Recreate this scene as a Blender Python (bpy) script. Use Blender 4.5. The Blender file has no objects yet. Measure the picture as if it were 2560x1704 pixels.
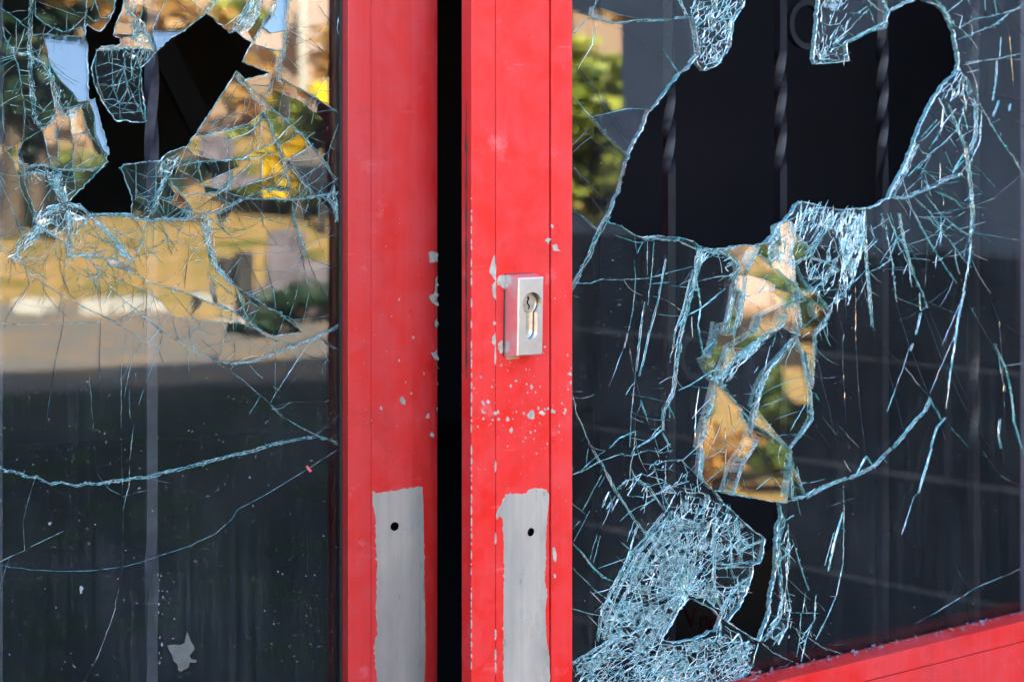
import bpy, bmesh, math, random
from mathutils import Vector, Matrix
from mathutils.geometry import delaunay_2d_cdt
from mathutils import noise as mnoise

# ------------------------------------------------------------------ camera, sky, sun, exposure
sc = bpy.context.scene
COL = sc.collection
RES = 2560.0
FPX = 4370.0            # focal length in photo pixels
HOR = 300.0             # row of the horizon in the photo
CAMZ = 1.2
cam = bpy.data.cameras.new('camera')
cam.sensor_width = 36.0
cam.lens = FPX / RES * 36.0
cam.shift_y = -(852.0 - HOR) / RES
cam.clip_start = 0.05
cam.clip_end = 400
cam.dof.use_dof = True
cam.dof.focus_distance = 1.36
cam.dof.aperture_fstop = 8.0
camo = bpy.data.objects.new('camera', cam)
COL.objects.link(camo)
camo.location = (0, 0, CAMZ)
camo.rotation_euler = (math.pi / 2, 0, 0)
sc.camera = camo

SUN_EL, SUN_ROT = 31.0, -24.0
world = bpy.data.worlds.new("World")
sc.world = world
world.use_nodes = True
wnt = world.node_tree
sky = wnt.nodes.new('ShaderNodeTexSky')
sky.sky_type = 'NISHITA'
sky.sun_disc = False
sky.sun_elevation = math.radians(SUN_EL)
sky.sun_rotation = math.radians(SUN_ROT)
sky.air_density = 1.0
sky.dust_density = 2.0
sky.ozone_density = 1.0
bgn = wnt.nodes['Background']
wnt.links.new(sky.outputs[0], bgn.inputs[0])
bgn.inputs[1].default_value = 0.08

sun = bpy.data.lights.new('sun', 'SUN')
sun.energy = 4.8
sun.angle = math.radians(0.6)
sun.color = (1.0, 0.93, 0.82)
suno = bpy.data.objects.new('sun', sun)
COL.objects.link(suno)
sd = Vector((math.sin(math.radians(SUN_ROT)) * math.cos(math.radians(SUN_EL)),
             math.cos(math.radians(SUN_ROT)) * math.cos(math.radians(SUN_EL)),
             math.sin(math.radians(SUN_EL))))
suno.rotation_euler = sd.to_track_quat('Z', 'Y').to_euler()
suno.location = sd * 20

sc.view_settings.view_transform = 'Standard'
sc.view_settings.look = 'None'
sc.view_settings.gamma = 1.0
sc.view_settings.use_curve_mapping = False
sc.view_settings.exposure = 4.15
sc.render.engine = 'CYCLES'
sc.cycles.max_bounces = 12
sc.cycles.transparent_max_bounces = 40
sc.cycles.glossy_bounces = 6
sc.cycles.diffuse_bounces = 4
sc.cycles.use_denoising = True
sc.cycles.caustics_reflective = False
sc.cycles.caustics_refractive = False

rnd = random.Random(7)

# ------------------------------------------------------------------ object helpers
def tag(o, label=None, cat=None, group=None, kind=None):
    if label: o['label'] = label
    if cat: o['category'] = cat
    if group: o['group'] = group
    if kind: o['kind'] = kind
    return o

def empty(name, loc=(0, 0, 0), rz=0.0, parent=None):
    o = bpy.data.objects.new(name, None)
    o.empty_display_size = 0.05
    COL.objects.link(o)
    o.location = loc
    o.rotation_euler = (0, 0, rz)
    if parent: o.parent = parent
    return o

def mesh_obj(name, verts, faces, mats, parent=None, midx=None, smooth=False):
    me = bpy.data.meshes.new(name)
    me.from_pydata([tuple(v) for v in verts], [], faces)
    if not isinstance(mats, (list, tuple)): mats = [mats]
    for m in mats: me.materials.append(m)
    if midx: me.polygons.foreach_set('material_index', midx)
    if smooth: me.polygons.foreach_set('use_smooth', [True] * len(faces))
    me.update()
    o = bpy.data.objects.new(name, me)
    COL.objects.link(o)
    if parent: o.parent = parent
    return o

def bm_obj(name, bm, mats, parent=None, smooth=False):
    me = bpy.data.meshes.new(name)
    bm.to_mesh(me); bm.free()
    if not isinstance(mats, (list, tuple)): mats = [mats]
    for m in mats: me.materials.append(m)
    if smooth:
        for p in me.polygons: p.use_smooth = True
    o = bpy.data.objects.new(name, me)
    COL.objects.link(o)
    if parent: o.parent = parent
    return o

def box_bm(lo, hi, bevel=0.0, seg=2):
    bm = bmesh.new()
    bmesh.ops.create_cube(bm, size=1.0)
    for v in bm.verts:
        v.co = Vector([lo[i] + (v.co[i] + .5) * (hi[i] - lo[i]) for i in range(3)])
    if bevel > 0:
        bmesh.ops.bevel(bm, geom=bm.edges[:], offset=bevel, segments=seg, profile=0.7, affect='EDGES')
    return bm

def box(name, lo, hi, mat, parent=None, bevel=0.0):
    return bm_obj(name, box_bm(lo, hi, bevel), mat, parent)

# ------------------------------------------------------------------ materials
class NT:
    def __init__(s, name):
        s.m = bpy.data.materials.new(name)
        s.m.use_nodes = True
        s.t = s.m.node_tree
        s.n = s.t.nodes
        s.bsdf = s.n['Principled BSDF']
        s.out = s.n['Material Output']
    def add(s, t, **kw):
        n = s.n.new(t)
        for k, v in kw.items():
            if k.startswith('i_'):
                n.inputs[k[2:].replace('_', ' ')].default_value = v
            else:
                setattr(n, k, v)
        return n
    def L(s, a, b): s.t.links.new(a, b)
    def coord(s, scale=(1, 1, 1), kind='Object', loc=(0, 0, 0)):
        tc = s.add('ShaderNodeTexCoord'); mp = s.add('ShaderNodeMapping')
        mp.inputs['Scale'].default_value = scale
        mp.inputs['Location'].default_value = loc
        s.L(tc.outputs[kind], mp.inputs['Vector'])
        return mp.outputs['Vector']
    def noise(s, vec, scale, detail=4, rough=.6, dist=0.0):
        n = s.add('ShaderNodeTexNoise')
        n.inputs['Scale'].default_value = scale
        n.inputs['Detail'].default_value = detail
        n.inputs['Roughness'].default_value = rough
        n.inputs['Distortion'].default_value = dist
        s.L(vec, n.inputs['Vector'])
        return n.outputs['Fac']
    def ramp(s, fac, stops):
        r = s.add('ShaderNodeValToRGB')
        el = r.color_ramp.elements
        while len(el) < len(stops): el.new(0.5)
        for e, (p, c) in zip(el, stops):
            e.position = p
            e.color = (c, c, c, 1) if isinstance(c, (int, float)) else (*c, 1)
        s.L(fac, r.inputs['Fac'])
        return r.outputs['Color']
    def mix(s, fac, a, b, mode='MIX'):
        m = s.add('ShaderNodeMix', data_type='RGBA', blend_type=mode)
        for sock, v in ((m.inputs[0], fac), (m.inputs[6], a), (m.inputs[7], b)):
            if isinstance(v, (int, float)): sock.default_value = v
            elif isinstance(v, tuple): sock.default_value = (*v, 1)
            else: s.L(v, sock)
        return m.outputs[2]
    def math(s, op, a, b=0.0, c=0.0, clamp=False):
        m = s.add('ShaderNodeMath', operation=op, use_clamp=clamp)
        for i, v in enumerate((a, b, c)):
            if isinstance(v, (int, float)): m.inputs[i].default_value = v
            else: s.L(v, m.inputs[i])
        return m.outputs[0]
    def bump(s, h, strength=.2, dist=.001):
        b = s.add('ShaderNodeBump')
        b.inputs['Strength'].default_value = strength
        b.inputs['Distance'].default_value = dist
        s.L(h, b.inputs['Height'])
        return b.outputs['Normal']

def simple(name, base, rough=.6, metal=0.0, var=0.0, scale=20.0, bump=0.0, bdist=.002, stretch=(1, 1, 1), spec=.5):
    s = NT(name)
    v = s.coord(stretch)
    f = s.noise(v, scale)
    if var > 0:
        lo = tuple(c * (1 - var) for c in base); hi = tuple(min(1, c * (1 + var)) for c in base)
        s.L(s.ramp(f, [(.3, lo), (.7, hi)]), s.bsdf.inputs['Base Color'])
    else:
        s.bsdf.inputs['Base Color'].default_value = (*base, 1)
    s.bsdf.inputs['Roughness'].default_value = rough
    s.bsdf.inputs['Metallic'].default_value = metal
    s.bsdf.inputs['Specular IOR Level'].default_value = spec
    if bump > 0:
        s.L(s.bump(f, bump, bdist), s.bsdf.inputs['Normal'])
    return s.m

def red_paint():
    s = NT('faded_red_paint')
    v = s.coord((1, 1, 1))
    vs = s.coord((1, 1, .35), loc=(3.1, 0, 1.7))
    big = s.noise(vs, 5.0, 3, .55)
    blot = s.noise(v, 38.0, 5, .65, .4)
    col = s.ramp(big, [(.42, (.74, .015, .010)), (.52, (.75, .028, .024)), (.64, (.71, .055, .060))])
    c2 = s.mix(s.ramp(blot, [(.35, 0.0), (.75, .45)]), col, (.68, .10, .11))
    # faint vertical wipe marks and small dark specks
    vv = s.coord((60, 60, 1.6))
    wipe = s.noise(vv, 3.0, 5, .7)
    c3 = s.mix(s.ramp(wipe, [(.35, .22), (.6, 0.0)]), c2, (.52, .018, .016))
    sp = s.noise(s.coord((1, 1, 1), loc=(.3, .3, .3)), 330.0, 2, .5)
    c4 = s.mix(s.ramp(sp, [(.24, .55), (.29, 0.0)]), c3, (.20, .012, .010))
    # scuffs, hand grime and fine slanting scratches
    sc1 = s.noise(s.coord((14, 14, 170), loc=(.7, .2, .4)), 1.3, 2, .5)
    c4 = s.mix(s.ramp(sc1, [(.72, 0.0), (.76, .16)]), c4, (.82, .30, .30))
    gr = s.noise(s.coord((1, 1, 1), loc=(4, 4, 4)), 13.0, 6, .75)
    c4 = s.mix(s.ramp(gr, [(.54, 0.0), (.72, .55)]), c4, (.46, .022, .018))
    fl = s.noise(s.coord((1, 1, 1), loc=(9, 4, 4)), 26.0, 6, .7)
    c4 = s.mix(s.ramp(fl, [(.60, 0.0), (.72, .55)]), c4, (.80, .20, .20))
    s.L(c4, s.bsdf.inputs['Base Color'])
    s.L(s.ramp(blot, [(.3, .38), (.7, .56)]), s.bsdf.inputs['Roughness'])
    s.bsdf.inputs['Specular IOR Level'].default_value = .4
    h = s.math('ADD', s.math('MULTIPLY', blot, .6), s.math('MULTIPLY', s.noise(v, 220.0, 3), .25))
    s.L(s.bump(h, .18, .0012), s.bsdf.inputs['Normal'])
    return s.m

def bare_metal():
    s = NT('bare_grey_primer')
    v = s.coord((90, 90, 1.2))
    st = s.noise(v, 2.0, 6, .7)
    bl = s.noise(s.coord((1, 1, .4)), 24.0, 5, .6)
    c = s.ramp(st, [(.3, (.44, .415, .36)), (.65, (.53, .505, .44))])
    c = s.mix(s.ramp(bl, [(.40, 0.0), (.68, .8)]), c, (.30, .30, .28))
    sm = s.noise(s.coord((1, 1, .6), loc=(1, 2, 3)), 60.0, 4, .7)
    c = s.mix(s.ramp(sm, [(.27, .75), (.38, 0.0)]), c, (.12, .12, .12))
    s2 = s.noise(s.coord((1, 1, .5), loc=(7, 2, 3)), 18.0, 6, .75)
    c = s.mix(s.ramp(s2, [(.56, 0.0), (.7, .5)]), c, (.22, .20, .17))
    s.L(c, s.bsdf.inputs['Base Color'])
    s.bsdf.inputs['Roughness'].default_value = .42
    s.bsdf.inputs['Metallic'].default_value = .25
    s.L(s.bump(st, .12, .0006), s.bsdf.inputs['Normal'])
    return s.m

def glass_mat(name, f0=.055, dust=.018, seed=0.0):
    s = NT(name)
    s.n.remove(s.bsdf)
    g = s.add('ShaderNodeNewGeometry')
    dot = s.add('ShaderNodeVectorMath', operation='DOT_PRODUCT')
    s.L(g.outputs['Incoming'], dot.inputs[0]); s.L(g.outputs['True Normal'], dot.inputs[1])
    c = s.math('ABSOLUTE', dot.outputs['Value'])
    om = s.math('SUBTRACT', 1.0, c, clamp=True)
    p5 = s.math('POWER', om, 5.0)
    fr = s.math('MULTIPLY_ADD', p5, 1 - f0, f0)
    tr = s.add('ShaderNodeBsdfTransparent'); tr.inputs[0].default_value = (.93, .965, .955, 1)
    gl = s.add('ShaderNodeBsdfGlossy'); gl.inputs['Roughness'].default_value = 0.0
    gl.inputs[0].default_value = (.97, 1, .99, 1)
    # slow float-glass waviness
    wv = s.noise(s.coord((1, 1, .25), loc=(seed, 0, 0)), 16.0, 0, .5)
    sv_ = s.noise(s.coord((1, 1, .03), loc=(seed, 0, 0)), 260.0, 2, .5)
    nb = s.bump(s.math('MULTIPLY_ADD', sv_, .035, wv), .10, .0007)
    s.L(nb, gl.inputs['Normal'])
    mx = s.add('ShaderNodeMixShader')
    s.L(fr, mx.inputs[0]); s.L(tr.outputs[0], mx.inputs[1]); s.L(gl.outputs[0], mx.inputs[2])
    # dust: haze, vertical run marks, specks
    df = s.add('ShaderNodeBsdfDiffuse')
    df.inputs[0].default_value = (.55, .62, .68, 1)
    run = s.noise(s.coord((110, 110, 2.5), loc=(seed, 0, 0)), 1.6, 6, .7)
    cloud = s.noise(s.coord((1, 1, 1), loc=(seed, 1, 0)), 9.0, 5, .65)
    speck = s.noise(s.coord((1, 1, 1), loc=(seed, 2, 0)), 420.0, 1, .4)
    d = s.math('MULTIPLY', s.ramp(run, [(.38, .15), (.74, 2.4)]), s.ramp(cloud, [(.38, .25), (.68, 2.1)]))
    d = s.math('MULTIPLY', d, dust)
    d = s.math('ADD', d, s.math('MULTIPLY', s.ramp(speck, [(.745, 0.0), (.80, 1.0)]), .30))
    mx2 = s.add('ShaderNodeMixShader')
    s.L(d, mx2.inputs[0]); s.L(mx.outputs[0], mx2.inputs[1]); s.L(df.outputs[0], mx2.inputs[2])
    s.L(mx2.outputs[0], s.out.inputs['Surface'])
    return s.m

def crack_mat(name, base, rough=.25, clear=.25, gloss=.35):
    """Fractured glass face: part milky, part mirror, part clear."""
    s = NT(name)
    s.n.remove(s.bsdf)
    v = s.coord((1, 1, 1))
    f = s.noise(v, 700.0, 2, .6)
    col = s.ramp(f, [(.3, tuple(c * .55 for c in base)), (.62, tuple(min(1, c * 1.25) for c in base))])
    df = s.add('ShaderNodeBsdfDiffuse'); s.L(col, df.inputs[0])
    gl = s.add('ShaderNodeBsdfGlossy'); gl.inputs['Roughness'].default_value = rough
    gl.inputs[0].default_value = (.9, .97, 1, 1)
    tr = s.add('ShaderNodeBsdfTransparent'); tr.inputs[0].default_value = (.75, .92, .92, 1)
    m1 = s.add('ShaderNodeMixShader'); m1.inputs[0].default_value = gloss
    s.L(df.outputs[0], m1.inputs[1]); s.L(gl.outputs[0], m1.inputs[2])
    m2 = s.add('ShaderNodeMixShader')
    s.L(s.ramp(s.noise(v, 300.0, 2), [(.35, min(1, clear * 1.8)), (.65, clear * .4)]), m2.inputs[0])
    s.L(m1.outputs[0], m2.inputs[1]); s.L(tr.outputs[0], m2.inputs[2])
    s.L(m2.outputs[0], s.out.inputs['Surface'])
    return s.m

M_RED = red_paint()
M_REDDK = simple('dark_red_paint', (.55, .03, .025), .5, var=.15, scale=30)  # a darker red than the leaves, for the door frame
M_METAL = bare_metal()
M_CHIP = simple('grey_primer_chip', (.40, .385, .33), .7, var=.35, scale=160, bump=.3, bdist=.0006)
M_GASKET = simple('black_rubber_gasket', (.012, .012, .014), .55, var=.3, scale=60)
M_SILL = simple('dirty_grey_gasket', (.085, .08, .095), .6, var=.45, scale=90, bump=.4, bdist=.001)
M_ALU = simple('brushed_aluminium_lock', (.80, .81, .81), .30, metal=.88, var=.06, scale=120, bump=.05, bdist=.0004)
M_STEEL = simple('lock_cylinder_steel', (.52, .50, .46), .32, metal=.85, var=.2, scale=300, bump=.2, bdist=.0004)
M_BRASS = simple('worn_brass', (.62, .48, .26), .35, metal=.9)
M_BLACK = simple('keyhole_black', (.002, .002, .002), .9, spec=.0)
M_IRON = simple('wrought_iron', (.0065, .0065, .009), .36, metal=.0, var=.5, scale=60, bump=.5, bdist=.001, spec=.45)
M_BARL = simple('slate_painted_bar', (.045, .050, .066), .6, var=.35, scale=80, bump=.3, bdist=.0006, spec=.25)
M_GLASS_L = glass_mat('window_glass_left', .044, .0072, 0.0)
M_GLASS_R = glass_mat('window_glass_right', .046, .0055, 5.0)
M_DELAM = glass_mat('delaminated_shard_glass', .105, .006, 2.0)
M_CUT = crack_mat('glass_cut_edge', (.30, .58, .62), .25, .25, .35)
M_FROST = crack_mat('glass_fracture_white', (.62, .84, .85), .25, .10, .30)
M_AQUA = crack_mat('glass_fracture_aqua', (.20, .64, .63), .2, .15, .30)
M_TEAL = crack_mat('glass_fracture_teal', (.05, .38, .38), .2, .2, .28)
M_SLATE = crack_mat('glass_fracture_slate', (.035, .05, .08), .15, .3, .35)
M_SPARK = crack_mat('glass_fracture_mirror', (.75, .85, .95), .06, .05, .75)
M_HAZE = crack_mat('glass_fracture_haze', (.38, .58, .60), .15, .60, .35)
CRM = [M_FROST, M_AQUA, M_TEAL, M_SLATE, M_SPARK, M_HAZE]

# ------------------------------------------------------------------ door leaves as planes; pixel <-> leaf
class Leaf:
    def __init__(s, p0, ang, name):
        s.p = Vector((p0[0], p0[1])); s.a = math.radians(ang)
        s.d = Vector((math.cos(s.a), math.sin(s.a)))         # along the leaf, to the right
        s.inw = Vector((-math.sin(s.a), math.cos(s.a)))      # into the building
    def loc(s, u, v, depth=0.0):
        """photo pixel -> leaf-local (x along, y inward, z up from the leaf's origin at z=0)"""
        r = Vector(((u - 1280) / FPX, 1.0))
        q = s.p + s.inw * depth
        t = q.dot(s.inw) / r.dot(s.inw)
        h = r * t
        return Vector(((h - s.p).dot(s.d), depth, CAMZ - (v - HOR) / FPX * t))
    def proj(s, x, y, z):
        w = s.p + s.d * x + s.inw * y
        return (1280 + w.x / w.y * FPX, HOR - (z - CAMZ) / w.y * FPX)

R = Leaf((-.0290, 1.250), 34.3, 'R')          # free (lock) edge of the right leaf
Lf = Leaf((-.0590, 1.4370), 20.0, 'L')        # free edge of the left leaf
FAC_D = Vector((math.cos(math.radians(20)), math.sin(math.radians(20))))
FAC_N = Vector((math.sin(math.radians(20)), -math.cos(math.radians(20))))   # outwards
# ------------------------------------------------------------------ traced cracks (photo pixels)
REG = {'A': (0, 0, .365), 'B': (0, 500, .365), 'C': (0, 1100, .3851), 'D': (1400, 0, .37), 'E': (1980, 0, .37),
       'F': (1400, 540, .37), 'G': (1980, 540, .37), 'H': (1400, 1124, .37), 'I': (1980, 1124, .37),
       'a5': (0, 540, .1825), 'a6': (430, 540, .1825), 'M': (1700, 540, .19133), 'N': (1750, 820, .2743),
       'P': (0, 0, 1.0)}
def pts(reg, s):
    ox, oy, k = REG[reg]
    return [(ox + float(a.split(',')[0]) * k, oy + float(a.split(',')[1]) * k) for a in s.split()]

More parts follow.
